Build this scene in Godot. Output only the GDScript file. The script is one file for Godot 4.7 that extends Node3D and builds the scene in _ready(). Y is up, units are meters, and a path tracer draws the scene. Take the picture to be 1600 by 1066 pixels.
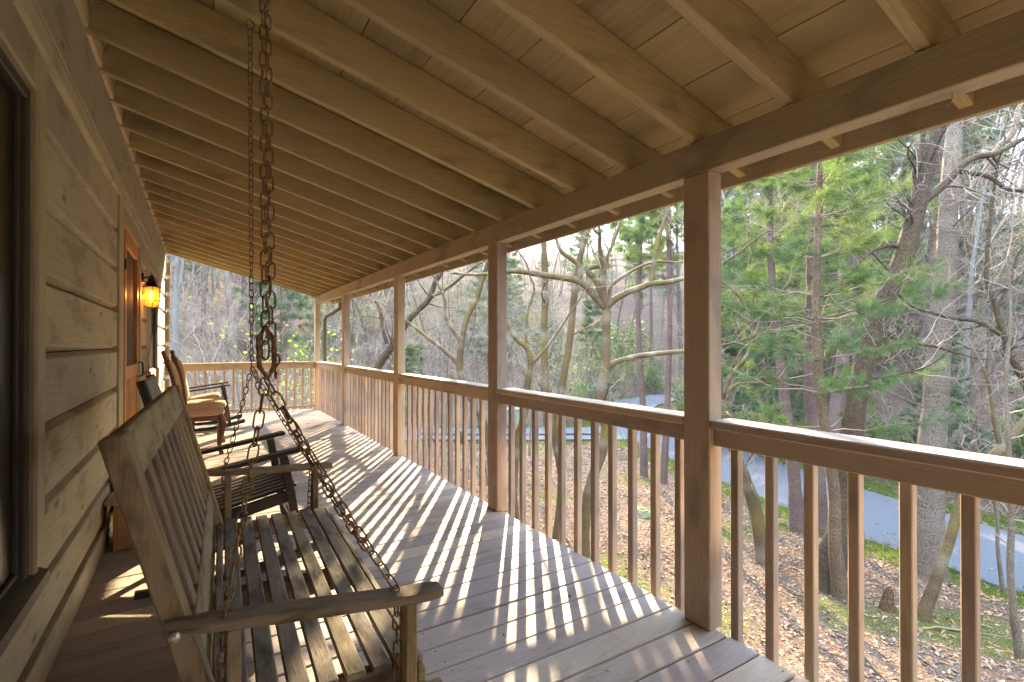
extends Node3D
# A covered porch with a bench swing above a wooded slope; x is out from the house wall, -z along the porch, y up, deck top at y = 0.

const XW := -0.498        # face of the log siding
const XP := 1.915         # house side of posts and beam
const SLOPE := 0.264      # roof fall per metre
const ZN := 7.0           # porch goes on behind the camera to here
const ZF := -10.47        # far end
var rng := RandomNumberGenerator.new()
var nz := FastNoiseLite.new()
var M := {}

# ---------------------------------------------------------------- mesh builder
class MB:
	var v := PackedVector3Array()
	var n := PackedVector3Array()
	var c := PackedColorArray()
	var col := Color.WHITE
	func tri(a: Vector3, b: Vector3, d: Vector3, nor: Vector3) -> void:
		v.push_back(a)
		if (b - a).cross(d - a).dot(nor) > 0.0:
			v.push_back(d); v.push_back(b)
		else:
			v.push_back(b); v.push_back(d)
		for i in 3:
			n.push_back(nor); c.push_back(col)
	func face(p: Array, nor: Vector3) -> void:
		for i in range(1, p.size() - 1):
			tri(p[0], p[i], p[i + 1], nor)
	func box(t: Transform3D, s: Vector3, b := 0.003) -> void:
		var h := s * 0.5
		b = minf(b, minf(h.x, minf(h.y, h.z)) * 0.6)
		var P := func(sg: Vector3, ax: int) -> Vector3:
			var q := Vector3(sg.x * (h.x - b), sg.y * (h.y - b), sg.z * (h.z - b))
			q[ax] = sg[ax] * h[ax]
			return t * q
		for ax in 3:
			var u := (ax + 1) % 3
			var w := (ax + 2) % 3
			for s0 in [-1.0, 1.0]:
				var nor := Vector3.ZERO
				nor[ax] = s0
				var q := []
				for k in [[-1.0, -1.0], [1.0, -1.0], [1.0, 1.0], [-1.0, 1.0]]:
					var sg := Vector3.ZERO
					sg[ax] = s0; sg[u] = k[0]; sg[w] = k[1]
					q.append(P.call(sg, ax))
				face(q, (t.basis * nor).normalized())
				if b <= 0.0:
					continue
				for s1 in [-1.0, 1.0]:   # edge between faces ax and u
					var n2 := Vector3.ZERO
					n2[ax] = s0; n2[u] = s1
					var a0 := Vector3.ZERO
					a0[ax] = s0; a0[u] = s1; a0[w] = -1.0
					var a1 := a0
					a1[w] = 1.0
					face([P.call(a0, ax), P.call(a1, ax), P.call(a1, u), P.call(a0, u)], (t.basis * n2).normalized())
		if b > 0.0:
			for x in [-1.0, 1.0]:
				for y in [-1.0, 1.0]:
					for z in [-1.0, 1.0]:
						var sg := Vector3(x, y, z)
						tri(P.call(sg, 0), P.call(sg, 1), P.call(sg, 2), (t.basis * sg).normalized())
	func at(lo: Vector3, hi: Vector3, b := 0.003) -> MB:
		box(Transform3D(Basis(), (lo + hi) * 0.5), (hi - lo).abs(), b)
		return self
	# a rectangular bar from a to b, w wide across "side", h the other way
	func bar(a: Vector3, b: Vector3, w: float, h: float, side := Vector3(0, 0, 1), bev := 0.003) -> MB:
		var d := (b - a).normalized()
		var s := (side - d * side.dot(d)).normalized()
		var u := d.cross(s)
		box(Transform3D(Basis(d, u, s), (a + b) * 0.5), Vector3(a.distance_to(b), h, w), bev)
		return self
	# a profile in the xy plane pushed along z
	func prism(p: PackedVector2Array, z0: float, z1: float) -> MB:
		var ctr := Vector2.ZERO
		for q in p: ctr += q / p.size()
		for i in p.size():
			var a := p[i]
			var b := p[(i + 1) % p.size()]
			var e := b - a
			var nor := Vector3(e.y, -e.x, 0).normalized()
			if nor.dot(Vector3(a.x - ctr.x, a.y - ctr.y, 0)) < 0.0: nor = -nor
			face([Vector3(a.x, a.y, z0), Vector3(b.x, b.y, z0), Vector3(b.x, b.y, z1), Vector3(a.x, a.y, z1)], nor)
		var tr := Geometry2D.triangulate_polygon(p)
		for zz in [z0, z1]:
			var nor := Vector3(0, 0, 1.0 if zz == maxf(z0, z1) else -1.0)
			for i in range(0, tr.size(), 3):
				tri(Vector3(p[tr[i]].x, p[tr[i]].y, zz), Vector3(p[tr[i + 1]].x, p[tr[i + 1]].y, zz), Vector3(p[tr[i + 2]].x, p[tr[i + 2]].y, zz), nor)
		return self
	# a smooth tapering tube through points
	func tube(p: PackedVector3Array, r: PackedFloat32Array, k := 8, closed := false, colors := PackedColorArray()) -> MB:
		var m := p.size()
		if m < 2: return self
		var s := Vector3.ZERO
		var rp := PackedVector3Array()
		var rn := PackedVector3Array()
		for i in m:
			var d: Vector3
			if closed: d = (p[(i + 1) % m] - p[(i - 1 + m) % m]).normalized()
			else: d = (p[mini(i + 1, m - 1)] - p[maxi(i - 1, 0)]).normalized()
			if i == 0:
				s = d.cross(Vector3.UP if absf(d.y) < 0.9 else Vector3.RIGHT).normalized()
			else:
				s = (s - d * s.dot(d)).normalized()
			var u := d.cross(s)
			for j in k:
				var a := TAU * j / k
				var q := s * cos(a) + u * sin(a)
				rn.push_back(q)
				rp.push_back(p[i] + q * r[i])
		var rings := m if closed else m - 1
		for i in rings:
			var i2 := (i + 1) % m
			var ca := col
			var cb := col
			if colors.size() == m:
				ca = colors[i]; cb = colors[i2]
			for j in k:
				var j2 := (j + 1) % k
				var q := [i * k + j, i * k + j2, i2 * k + j2, i2 * k + j]
				for t in [[0, 2, 1], [0, 3, 2]]:
					for e in t:
						v.push_back(rp[q[e]]); n.push_back(rn[q[e]]); c.push_back(ca if e < 2 else cb)
		return self
	# turned about the y axis: profile of (radius, height)
	func lathe(t: Transform3D, prof: Array, k := 16) -> MB:
		for i in prof.size() - 1:
			var a: Vector2 = prof[i]
			var b: Vector2 = prof[i + 1]
			var e := b - a
			if e.length() < 1e-6: continue
			var nn := Vector2(e.y, -e.x).normalized()
			for j in k:
				var p0 := TAU * j / k
				var p1 := TAU * (j + 1) / k
				var pm := (p0 + p1) * 0.5
				var nor := (t.basis * Vector3(nn.x * cos(pm), nn.y, nn.x * sin(pm))).normalized()
				var q := [t * Vector3(a.x * cos(p0), a.y, a.x * sin(p0)), t * Vector3(a.x * cos(p1), a.y, a.x * sin(p1)), t * Vector3(b.x * cos(p1), b.y, b.x * sin(p1)), t * Vector3(b.x * cos(p0), b.y, b.x * sin(p0))]
				if a.x < 1e-5: tri(q[0], q[2], q[3], nor)
				elif b.x < 1e-5: tri(q[0], q[1], q[2], nor)
				else: face(q, nor)
		return self
	# a soft cushion: rounded slab with bulging top
	func cushion(t: Transform3D, s: Vector3, crown: float, k := 12) -> MB:
		var P := func(u: float, w: float, up: float) -> Vector3:
			var e := pow(maxf(0.0, 1.0 - pow(absf(u), 4.0)), 0.5) * pow(maxf(0.0, 1.0 - pow(absf(w), 4.0)), 0.5)
			var sh := 1.0 - 0.06 * u * u * w * w
			return t * Vector3(u * s.x * 0.5 * sh, up * (s.y * 0.5 * pow(e, 0.45) + (crown * e if up > 0.0 else 0.0)), w * s.z * 0.5 * sh)
		for up in [1.0, -1.0]:
			for i in k:
				for j in k:
					var f := func(q: int) -> float: return sin((float(q) / k - 0.5) * PI)
					var a: Vector3 = P.call(f.call(i), f.call(j), up)
					var b: Vector3 = P.call(f.call(i + 1), f.call(j), up)
					var d: Vector3 = P.call(f.call(i + 1), f.call(j + 1), up)
					var e2: Vector3 = P.call(f.call(i), f.call(j + 1), up)
					var nor := (d - a).cross(e2 - b)
					if nor.length() < 1e-9: continue
					nor = nor.normalized()
					if nor.dot(t.basis * Vector3(0, up, 0)) < 0.0: nor = -nor
					face([a, b, d, e2], nor)
		return self
	func done() -> ArrayMesh:
		var arr := []
		arr.resize(Mesh.ARRAY_MAX)
		arr[Mesh.ARRAY_VERTEX] = v
		arr[Mesh.ARRAY_NORMAL] = n
		arr[Mesh.ARRAY_COLOR] = c
		var m := ArrayMesh.new()
		m.add_surface_from_arrays(Mesh.PRIMITIVE_TRIANGLES, arr)
		return m

# ---------------------------------------------------------------- objects
func thing(called: String, label: String, category: String, pos := Vector3.ZERO, group := "") -> Node3D:
	var o := Node3D.new()
	o.name = called
	o.position = pos
	tag(o, label, category, group)
	add_child(o, true)
	return o

func tag(o: Node, label: String, category := "", group := "") -> void:
	o.set_meta("label", label)
	if category: o.set_meta("category", category)
	if group: o.set_meta("group", group)

func kind(o: Node, k: String) -> Node:
	o.set_meta("kind", k)
	return o

func put(parent: Node, called: String, mesh: Mesh, mat: Material, pos := Vector3.ZERO) -> MeshInstance3D:
	var o := MeshInstance3D.new()
	o.name = called
	o.mesh = mesh
	o.material_override = mat
	o.position = pos
	parent.add_child(o, true)
	return o

func part(parent: Node, called: String, mb: MB, mat: Material) -> MeshInstance3D:
	return put(parent, called, mb.done(), mat)

func copy_of(o: Node3D, pos: Vector3, turn: float, scl: float, label := "", group := "") -> Node3D:
	var r: Node3D = o.duplicate()
	r.name = o.name
	r.position = pos
	r.basis = Basis(Vector3.UP, turn).scaled(Vector3.ONE * scl)
	if label: r.set_meta("label", label)
	if group: r.set_meta("group", group)
	add_child(r, true)
	return r

func scatter(parent: Node, called: String, mesh: Mesh, mat: Material, at: Array, tint := []) -> MultiMeshInstance3D:
	var mm := MultiMesh.new()
	mm.transform_format = MultiMesh.TRANSFORM_3D
	mm.use_colors = tint.size() > 0
	mm.mesh = mesh
	mm.instance_count = at.size()
	var w := 16 if mm.use_colors else 12
	var buf := PackedFloat32Array()
	buf.resize(at.size() * w)
	var i := 0
	for q in at.size():
		var t: Transform3D = at[q]
		buf[i] = t.basis.x.x; buf[i + 1] = t.basis.y.x; buf[i + 2] = t.basis.z.x; buf[i + 3] = t.origin.x
		buf[i + 4] = t.basis.x.y; buf[i + 5] = t.basis.y.y; buf[i + 6] = t.basis.z.y; buf[i + 7] = t.origin.y
		buf[i + 8] = t.basis.x.z; buf[i + 9] = t.basis.y.z; buf[i + 10] = t.basis.z.z; buf[i + 11] = t.origin.z
		if w == 16:
			var cc: Color = tint[q]
			buf[i + 12] = cc.r; buf[i + 13] = cc.g; buf[i + 14] = cc.b; buf[i + 15] = 1.0
		i += w
	mm.buffer = buf
	var o := MultiMeshInstance3D.new()
	o.name = called
	o.multimesh = mm
	o.material_override = mat
	o.set_meta("kind", "stuff")
	parent.add_child(o, true)
	return o

# ---------------------------------------------------------------- materials
var tex := {}

func noise_tex(key: String, freq: float, oct: int, ramp: Array, kind_of := FastNoiseLite.TYPE_SIMPLEX_SMOOTH, bump := 0.0, size := 512, sd := 1) -> NoiseTexture2D:
	if tex.has(key): return tex[key]
	var f := FastNoiseLite.new()
	f.noise_type = kind_of
	f.frequency = freq
	f.fractal_octaves = oct
	f.seed = sd
	if kind_of == FastNoiseLite.TYPE_CELLULAR:
		f.cellular_return_type = FastNoiseLite.RETURN_DISTANCE2_SUB
	var t := NoiseTexture2D.new()
	t.noise = f
	t.width = size
	t.height = size
	t.seamless = true
	t.seamless_blend_skirt = 0.3
	if bump > 0.0:
		t.as_normal_map = true
		t.bump_strength = bump
	else:
		var g := Gradient.new()
		var off := PackedFloat32Array()
		var cs := PackedColorArray()
		for r in ramp:
			off.push_back(r[0])
			cs.push_back(r[1] if r[1] is Color else Color(r[1], r[1], r[1]))
		g.offsets = off
		g.colors = cs
		t.color_ramp = g
	tex[key] = t
	return t

func lin(r: float, g: float, b: float) -> Color:
	return Color(r, g, b).linear_to_srgb()

# faint blotches with a few knots
func stain_tex() -> Texture2D:
	if tex.has("knots"): return tex["knots"]
	var f := FastNoiseLite.new()
	f.frequency = 0.008
	f.fractal_octaves = 5
	f.seed = 7
	var a := f.get_seamless_image(512, 512).get_data()
	f.seed = 12
	f.frequency = 0.02
	f.fractal_octaves = 2
	var b := f.get_seamless_image(512, 512).get_data()
	var out := PackedByteArray()
	out.resize(512 * 512)
	for i in out.size():
		out[i] = int(255.0 * (0.87 + 0.13 * smoothstep(0.15, 0.42, a[i] / 255.0)))
	var kr := RandomNumberGenerator.new()
	kr.seed = 5
	for k in 12:
		var cx := kr.randi() % 512
		var cy := kr.randi() % 512
		var r := kr.randf_range(4.0, 9.0)
		var rr := int(r) + 3
		for y in range(-rr, rr + 1):
			for x in range(-rr, rr + 1):
				var j := ((cy + y + 512) % 512) * 512 + (cx + x + 512) % 512
				var d := sqrt(float(x * x + y * y)) / r + (b[j] / 255.0 - 0.5) * 0.6
				var v := 1.0 - 0.34 * (1.0 - smoothstep(0.25, 1.0, d)) - 0.15 * (1.0 - smoothstep(0.0, 0.12, absf(d - 0.75)))
				out[j] = int(out[j] * clampf(v, 0.4, 1.0))
	var t := ImageTexture.create_from_image(Image.create_from_data(512, 512, false, Image.FORMAT_L8, out))
	tex["knots"] = t
	return t

# painted or bare wood with its grain along one axis (0 x, 1 y, 2 z)
func wood(col: Color, axis: int, world := true, off := 0.0, grain := 26.0, stain := true, rough := 0.75, nscale := 0.5, knots := false) -> StandardMaterial3D:
	var m := StandardMaterial3D.new()
	m.albedo_color = col
	m.albedo_texture = noise_tex("grain", 0.03, 4, [[0.0, 0.88], [0.35, 0.95], [0.55, 0.985], [1.0, 1.0]])
	m.uv1_triplanar = true
	m.uv1_world_triplanar = world
	m.uv1_triplanar_sharpness = 8.0
	var sc := Vector3.ONE * grain * 0.26
	sc[axis] *= 0.045
	m.uv1_scale = sc
	m.uv1_offset = Vector3(off, off * 1.7, off * 2.3)
	m.normal_enabled = true
	m.normal_texture = noise_tex("grain_n", 0.03, 4, [], FastNoiseLite.TYPE_SIMPLEX_SMOOTH, 6.0)
	m.normal_scale = nscale * 0.5
	m.roughness = rough
	if stain:
		m.detail_enabled = true
		m.detail_blend_mode = BaseMaterial3D.BLEND_MODE_MUL
		m.detail_uv_layer = BaseMaterial3D.DETAIL_UV_2
		m.detail_albedo = stain_tex() if knots else noise_tex("stain", 0.008, 5, [[0.0, 0.76], [0.25, 0.92], [0.42, 0.99], [1.0, 1.0]], FastNoiseLite.TYPE_SIMPLEX_SMOOTH, 0.0, 512, 7)
		m.uv2_triplanar = true
		m.uv2_world_triplanar = world
		var s2 := Vector3.ONE * 0.9
		s2[axis] = 0.35
		m.uv2_scale = s2
		m.uv2_offset = Vector3(off * 0.37, off * 0.61, off * 0.83)
	return m

func woods(key: String, col: Color, axis: int, count := 4, spread := 0.08, world := true, grain := 26.0, rough := 0.75, nscale := 0.5) -> void:
	var a := []
	for i in count:
		var f := 1.0 + spread * (2.0 * float(i) / maxf(1.0, count - 1) - 1.0)
		a.append(wood(Color(col.r * f, col.g * f, col.b * (f * 0.5 + 0.5)), axis, world, 0.37 + i * 0.713, grain, true, rough, nscale, key in ["wall", "beam"]))
	M[key] = a
	if key.begins_with("swing") or key == "slat":
		for m in a:
			m.detail_albedo = noise_tex("weather", 0.012, 5, [[0.0, lin(0.26, 0.24, 0.22)], [0.3, lin(0.60, 0.56, 0.51)], [0.5, lin(0.95, 0.92, 0.88)], [1.0, Color.WHITE]], FastNoiseLite.TYPE_SIMPLEX_SMOOTH, 0.0, 512, 17)
			m.uv2_scale *= 2.2

func pick(key: String) -> Material:
	var a: Array = M[key]
	return a[rng.randi() % a.size()]

func bark(key: String, colors: Array, scale: Vector3, bump: float, cellular := true) -> void:
	var m := StandardMaterial3D.new()
	m.vertex_color_use_as_albedo = true
	m.albedo_texture = noise_tex("bark_" + key, 0.035, 4, colors, FastNoiseLite.TYPE_CELLULAR if cellular else FastNoiseLite.TYPE_SIMPLEX_SMOOTH, 0.0, 512, 3)
	m.uv1_triplanar = true
	m.uv1_world_triplanar = false
	m.uv1_scale = scale
	m.uv1_triplanar_sharpness = 4.0
	m.normal_enabled = true
	m.normal_texture = noise_tex("bark_n" + ("c" if cellular else "s"), 0.035, 4, [], FastNoiseLite.TYPE_CELLULAR if cellular else FastNoiseLite.TYPE_SIMPLEX_SMOOTH, 14.0, 512, 3)
	m.normal_scale = bump
	m.roughness = 0.95
	M[key] = m

func plain(key: String, col: Color, rough := 0.8, metal := 0.0) -> StandardMaterial3D:
	var m := StandardMaterial3D.new()
	m.albedo_color = col
	m.roughness = rough
	m.metallic = metal
	M[key] = m
	return m

func materials() -> void:
	woods("deck", lin(0.40, 0.335, 0.28), 0, 5, 0.09, true, 30.0, 0.62, 0.6)
	woods("rail", lin(0.55, 0.43, 0.315), 2, 3, 0.06, true, 30.0, 0.7)
	woods("post", lin(0.55, 0.425, 0.31), 1, 3, 0.06, true, 24.0, 0.7, 0.35)
	woods("wall", lin(0.46, 0.385, 0.235), 2, 5, 0.07, true, 14.0, 0.7, 0.5)
	woods("trim", lin(0.42, 0.34, 0.20), 1, 2, 0.04, true, 20.0, 0.65, 0.3)
	woods("trimz", lin(0.42, 0.34, 0.20), 2, 2, 0.04, true, 20.0, 0.65, 0.3)
	woods("ceil", lin(0.47, 0.375, 0.195), 2, 4, 0.06, true, 9.0, 0.75, 0.12)
	woods("rafter", lin(0.45, 0.36, 0.185), 0, 4, 0.04, true, 16.0, 0.75, 0.12)
	woods("beam", lin(0.52, 0.42, 0.265), 2, 2, 0.04, true, 22.0, 0.75, 0.6)
	woods("swing", lin(0.33, 0.285, 0.175), 2, 4, 0.12, false, 34.0, 0.85, 0.9)
	woods("swingx", lin(0.30, 0.24, 0.155), 0, 3, 0.10, false, 34.0, 0.85, 0.9)
	woods("swingy", lin(0.30, 0.235, 0.15), 1, 3, 0.10, false, 30.0, 0.85, 0.8)
	woods("slat", lin(0.30, 0.27, 0.22), 2, 4, 0.10, false, 40.0, 0.9, 1.0)
	woods("door", lin(0.50, 0.20, 0.035), 1, 2, 0.06, true, 24.0, 0.4, 0.2)
	woods("chair", lin(0.11, 0.04, 0.014), 1, 2, 0.1, false, 30.0, 0.35, 0.2)
	woods("black", lin(0.020, 0.019, 0.018), 0, 2, 0.1, false, 30.0, 0.42, 0.4)
	plain("dark", lin(0.012, 0.011, 0.010), 0.9)
	var g := plain("glass", lin(0.020, 0.017, 0.012), 0.22)
	g.metallic_specular = 0.4
	plain("sill", lin(0.05, 0.04, 0.028), 0.6)
	plain("screen", lin(0.045, 0.030, 0.018), 0.75)
	plain("bronze", lin(0.020, 0.015, 0.011), 0.45, 0.6)
	plain("steel", lin(0.5, 0.48, 0.45), 0.4, 0.8)
	plain("pipe", lin(0.10, 0.085, 0.065), 0.45)
	var rust := plain("rust", Color.WHITE, 0.85, 0.05)
	rust.albedo_texture = noise_tex("rust", 0.05, 4, [[0.0, lin(0.06, 0.04, 0.028)], [0.4, lin(0.14, 0.085, 0.05)], [0.58, lin(0.26, 0.13, 0.06)], [0.75, lin(0.34, 0.27, 0.18)], [1.0, lin(0.42, 0.36, 0.27)]], FastNoiseLite.TYPE_SIMPLEX_SMOOTH, 0.0, 256, 5)
	rust.uv1_triplanar = true
	rust.uv1_world_triplanar = true
	rust.uv1_scale = Vector3.ONE * 5.0
	var cl := plain("cloth", lin(0.47, 0.35, 0.215), 0.95)
	cl.normal_enabled = true
	cl.normal_texture = noise_tex("weave", 0.2, 2, [], FastNoiseLite.TYPE_SIMPLEX_SMOOTH, 4.0, 256, 9)
	cl.uv1_triplanar = true
	cl.uv1_scale = Vector3.ONE * 6.0
	cl.rim_enabled = true
	cl.rim = 0.3
	plain("pink", lin(0.42, 0.30, 0.26), 0.95)
	plain("blackbag", lin(0.008, 0.008, 0.009), 0.5)
	var cb := plain("card", lin(0.33, 0.20, 0.095), 0.9)
	cb.albedo_texture = noise_tex("stain", 0.008, 5, [])
	cb.uv1_triplanar = true
	cb.uv1_scale = Vector3.ONE * 2.0
	# lamp
	var bl := plain("amber", Color(1.0, 0.66, 0.30, 0.22), 0.08)
	bl.transparency = BaseMaterial3D.TRANSPARENCY_ALPHA
	var em := plain("filament", Color(1, 0.8, 0.5), 0.5)
	em.emission_enabled = true
	em.emission = Color(1.0, 0.58, 0.2)
	em.emission_energy_multiplier = 3.0
	# land
	var gr := plain("ground", Color.WHITE, 0.97)
	gr.vertex_color_use_as_albedo = true
	gr.albedo_texture = noise_tex("litter", 0.06, 5, [[0.0, 0.45], [0.4, 0.75], [0.6, 1.0], [1.0, 1.0]], FastNoiseLite.TYPE_CELLULAR, 0.0, 512, 11)
	gr.uv1_triplanar = true
	gr.uv1_world_triplanar = true
	gr.uv1_scale = Vector3.ONE * 0.9
	gr.normal_enabled = true
	gr.normal_texture = noise_tex("litter_n", 0.06, 4, [], FastNoiseLite.TYPE_CELLULAR, 10.0, 512, 11)
	gr.normal_scale = 0.8
	var rd := plain("road", lin(0.15, 0.158, 0.175), 0.85)
	rd.albedo_texture = noise_tex("asphalt", 0.12, 5, [[0.0, 0.7], [0.5, 0.92], [1.0, 1.0]], FastNoiseLite.TYPE_SIMPLEX_SMOOTH, 0.0, 512, 13)
	rd.metallic_specular = 0.1
	gr.metallic_specular = 0.1
	rd.uv1_triplanar = true
	rd.uv1_world_triplanar = true
	rd.uv1_scale = Vector3.ONE * 0.6
	for nm in [["leaf", 0.85], ["blade", 0.7], ["needle", 0.6], ["broad", 0.55]]:
		var l := plain(nm[0], Color.WHITE, nm[1])
		l.vertex_color_use_as_albedo = true
		l.backlight_enabled = true
		l.backlight = Color(0.9, 0.95, 0.55) if nm[0] != "leaf" else Color(0.25, 0.2, 0.12)
		l.cull_mode = BaseMaterial3D.CULL_DISABLED
		l.metallic_specular = 0.2
	bark("oak", [[0.0, 0.35], [0.3, 0.8], [0.6, 1.0], [1.0, 1.0]], Vector3(4.5, 0.8, 4.5), 1.2)
	bark("flaky", [[0.0, 0.4], [0.35, 0.9], [1.0, 1.0]], Vector3(3.6, 1.1, 3.6), 1.0)
	bark("smooth", [[0.0, 0.55], [0.5, 0.85], [1.0, 1.0]], Vector3(2.5, 1.6, 2.5), 0.4, false)
	var tw := plain("twig", Color.WHITE, 0.9)
	tw.vertex_color_use_as_albedo = true
	plain("stone", lin(0.16, 0.16, 0.13), 0.95)

# ---------------------------------------------------------------- land
var ROADA := [Vector2(12.3, 14), Vector2(12.4, 6.5), Vector2(13.0, -3.0), Vector2(14.3, -8.0), Vector2(16.3, -13.4), Vector2(18.4, -17.8), Vector2(20.9, -21.6), Vector2(24.8, -24.6), Vector2(29.5, -26.2), Vector2(35.0, -27.0)]
var ROADB := [Vector2(17.6, -16.6), Vector2(14.5, -17.6), Vector2(11.0, -19.6), Vector2(8.2, -21.6), Vector2(6.4, -25), Vector2(6.6, -30)]
var HOUSESIDE := PackedVector2Array([Vector2(12.3, 14), Vector2(12.4, 6.5), Vector2(13.0, -3.0), Vector2(14.3, -8.0), Vector2(16.3, -13.4), Vector2(17.6, -16.6), Vector2(14.5, -17.6), Vector2(11.0, -19.6), Vector2(8.2, -21.6), Vector2(6.4, -25), Vector2(6.6, -30), Vector2(-30, -32), Vector2(-40, 14)])

func road_dist(x: float, z: float) -> float:
	var m := 1e9
	var q := Vector2(x, z)
	for L in [ROADA, ROADB]:
		for i in L.size() - 1:
			m = minf(m, Geometry2D.get_closest_point_to_segment(q, L[i], L[i + 1]).distance_to(q))
	return maxf(0.0, m - 1.6)

func land(x: float, z: float, dr := -1.0) -> float:
	if dr < 0.0: dr = road_dist(x, z)
	var dh := Vector2(maxf(x - 2.2, 0), maxf(maxf(-10.6 - z, z - 4.0), 0)).length()
	var y: float
	if Geometry2D.is_point_in_polygon(Vector2(x, z), HOUSESIDE):
		y = -2.78 + 1.08 * pow(dr / (dr + dh + 0.01), 0.9)
	else:
		y = -2.78 + 36.0 * (1.0 - exp(-0.58 * maxf(dr - 1.5, 0) / 36.0))
	var p := -1.5 + 0.34 * (-z - 11.5) - 0.75 * maxf(x, 0) + 0.25 * maxf(-x, 0)
	p = minf(p, 9.0 - 0.05 * z)
	if z < -8.0:
		var d := minf(1.0, absf(p - y) / 0.8)
		y = maxf(p, y) + (1.0 - d) * (1.0 - d) * 0.2
	var f := clampf(dr * 0.6, 0, 1)
	return y + f * (nz.get_noise_2d(x * 3.0, z * 3.0) * 0.10 + nz.get_noise_2d(x * 0.6 + 50.0, z * 0.6) * 0.35 * clampf((dr - 3.0) * 0.1, 0, 1))

func axis_steps(lo: float, hi: float, a: float, b: float, fine: float) -> PackedFloat32Array:
	var o := PackedFloat32Array()
	var x := lo
	while x < hi:
		o.push_back(x)
		var d := maxf(maxf(a - x, x - b), 0.0)
		x += fine + d * 0.07
	o.push_back(hi)
	return o

func build_land() -> void:
	var xs := axis_steps(-60, 120, -4, 19, 0.42)
	var zs := axis_steps(-120, 40, -26, 5, 0.42)
	var v := PackedVector3Array()
	var nn := PackedVector3Array()
	var c := PackedColorArray()
	var idx := PackedInt32Array()
	for j in zs.size():
		for i in xs.size():
			var x := xs[i]
			var z := zs[j]
			var dr := road_dist(x, z)
			var y := land(x, z, dr)
			if dr <= 0.05: y -= 0.05
			v.push_back(Vector3(x, y, z))
			var e := 0.3
			var gx := land(x + e, z) - land(x - e, z)
			var gz := land(x, z + e) - land(x, z - e)
			nn.push_back(Vector3(-gx, 2 * e, -gz).normalized())
			var k := nz.get_noise_2d(x * 9.0, z * 9.0)
			var k2 := nz.get_noise_2d(x * 2.2 + 200.0, z * 2.2)
			var col := Color(0.25, 0.175, 0.135).lerp(Color(0.36, 0.265, 0.19), clampf(0.5 + k * 0.9, 0, 1))
			if k2 > 0.18 and x < 11.0 and z > -16.0: col = col.lerp(Color(0.20, 0.235, 0.055), clampf((k2 - 0.18) * 4.0, 0, 0.75))
			if dr < 1.3: col = col.lerp(Color(0.12, 0.20, 0.04), clampf((1.3 - dr) * 1.6 + k, 0, 0.9))
			c.push_back(col)
	var w := xs.size()
	for j in zs.size() - 1:
		for i in w - 1:
			var a := j * w + i
			idx.append_array(PackedInt32Array([a, a + 1, a + w + 1, a, a + w + 1, a + w]))
	var arr := []
	arr.resize(Mesh.ARRAY_MAX)
	arr[Mesh.ARRAY_VERTEX] = v
	arr[Mesh.ARRAY_NORMAL] = nn
	arr[Mesh.ARRAY_COLOR] = c
	arr[Mesh.ARRAY_INDEX] = idx
	var m := ArrayMesh.new()
	m.add_surface_from_arrays(Mesh.PRIMITIVE_TRIANGLES, arr)
	var o := put(self, "ground", m, M.ground)
	kind(o, "structure")
	tag(o, "leaf covered slope falling to the driveway and rising into the woods")
	build_road("driveway", ROADA, "pale asphalt driveway running past the porch through the woods", -2.745)
	build_road("side_driveway", ROADB, "pale asphalt spur leaving the driveway towards the left", -2.741)

func build_road(called: String, L: Array, label: String, y: float) -> void:
	var cv := Curve2D.new()
	for i in L.size():
		var t: Vector2 = (L[mini(i + 1, L.size() - 1)] - L[maxi(i - 1, 0)]) * 0.16
		cv.add_point(L[i], -t, t)
	var mb := MB.new()
	var pts := cv.tessellate_even_length(4, 0.8)
	for i in pts.size() - 1:
		var q := []
		for k in [i, i + 1]:
			var d := (pts[mini(k + 1, pts.size() - 1)] - pts[maxi(k - 1, 0)]).normalized()
			var s := Vector2(-d.y, d.x)
			for e in [-1.62, 1.62]:
				var w: float = e + 0.05 * sin(k * 1.7 + e) + 0.06 * nz.get_noise_2d(k * 7.3, e * 20.0)
				q.append(Vector3(pts[k].x + s.x * w, y, pts[k].y + s.y * w))
		mb.face([q[0], q[1], q[3], q[2]], Vector3.UP)
		for e in [[0, 2], [1, 3]]:
			var out: Vector3 = (q[e[0]] - q[1 - e[0]])
			out.y = 0
			mb.face([q[e[0]], q[e[1]], q[e[1]] + Vector3(0, -0.12, 0), q[e[0]] + Vector3(0, -0.12, 0)], out.normalized())
	var o := part(self, called, mb, M.road)
	kind(o, "structure")
	tag(o, label)

func dry_leaf() -> ArrayMesh:
	var mb := MB.new()
	var o := [Vector3(0, 0, -0.5), Vector3(0.26, 0.08, -0.1), Vector3(0.12, 0.1, 0.5), Vector3(-0.12, 0.1, 0.5), Vector3(-0.26, 0.08, -0.1)]
	var mid := Vector3(0, 0.0, 0.1)
	for i in 5:
		var a: Vector3 = o[i]
		var b: Vector3 = o[(i + 1) % 5]
		mb.tri(a, b, mid, ((b - a).cross(mid - a)).normalized() * (1.0 if ((b - a).cross(mid - a)).y > 0 else -1.0))
	return mb.done()

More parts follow.
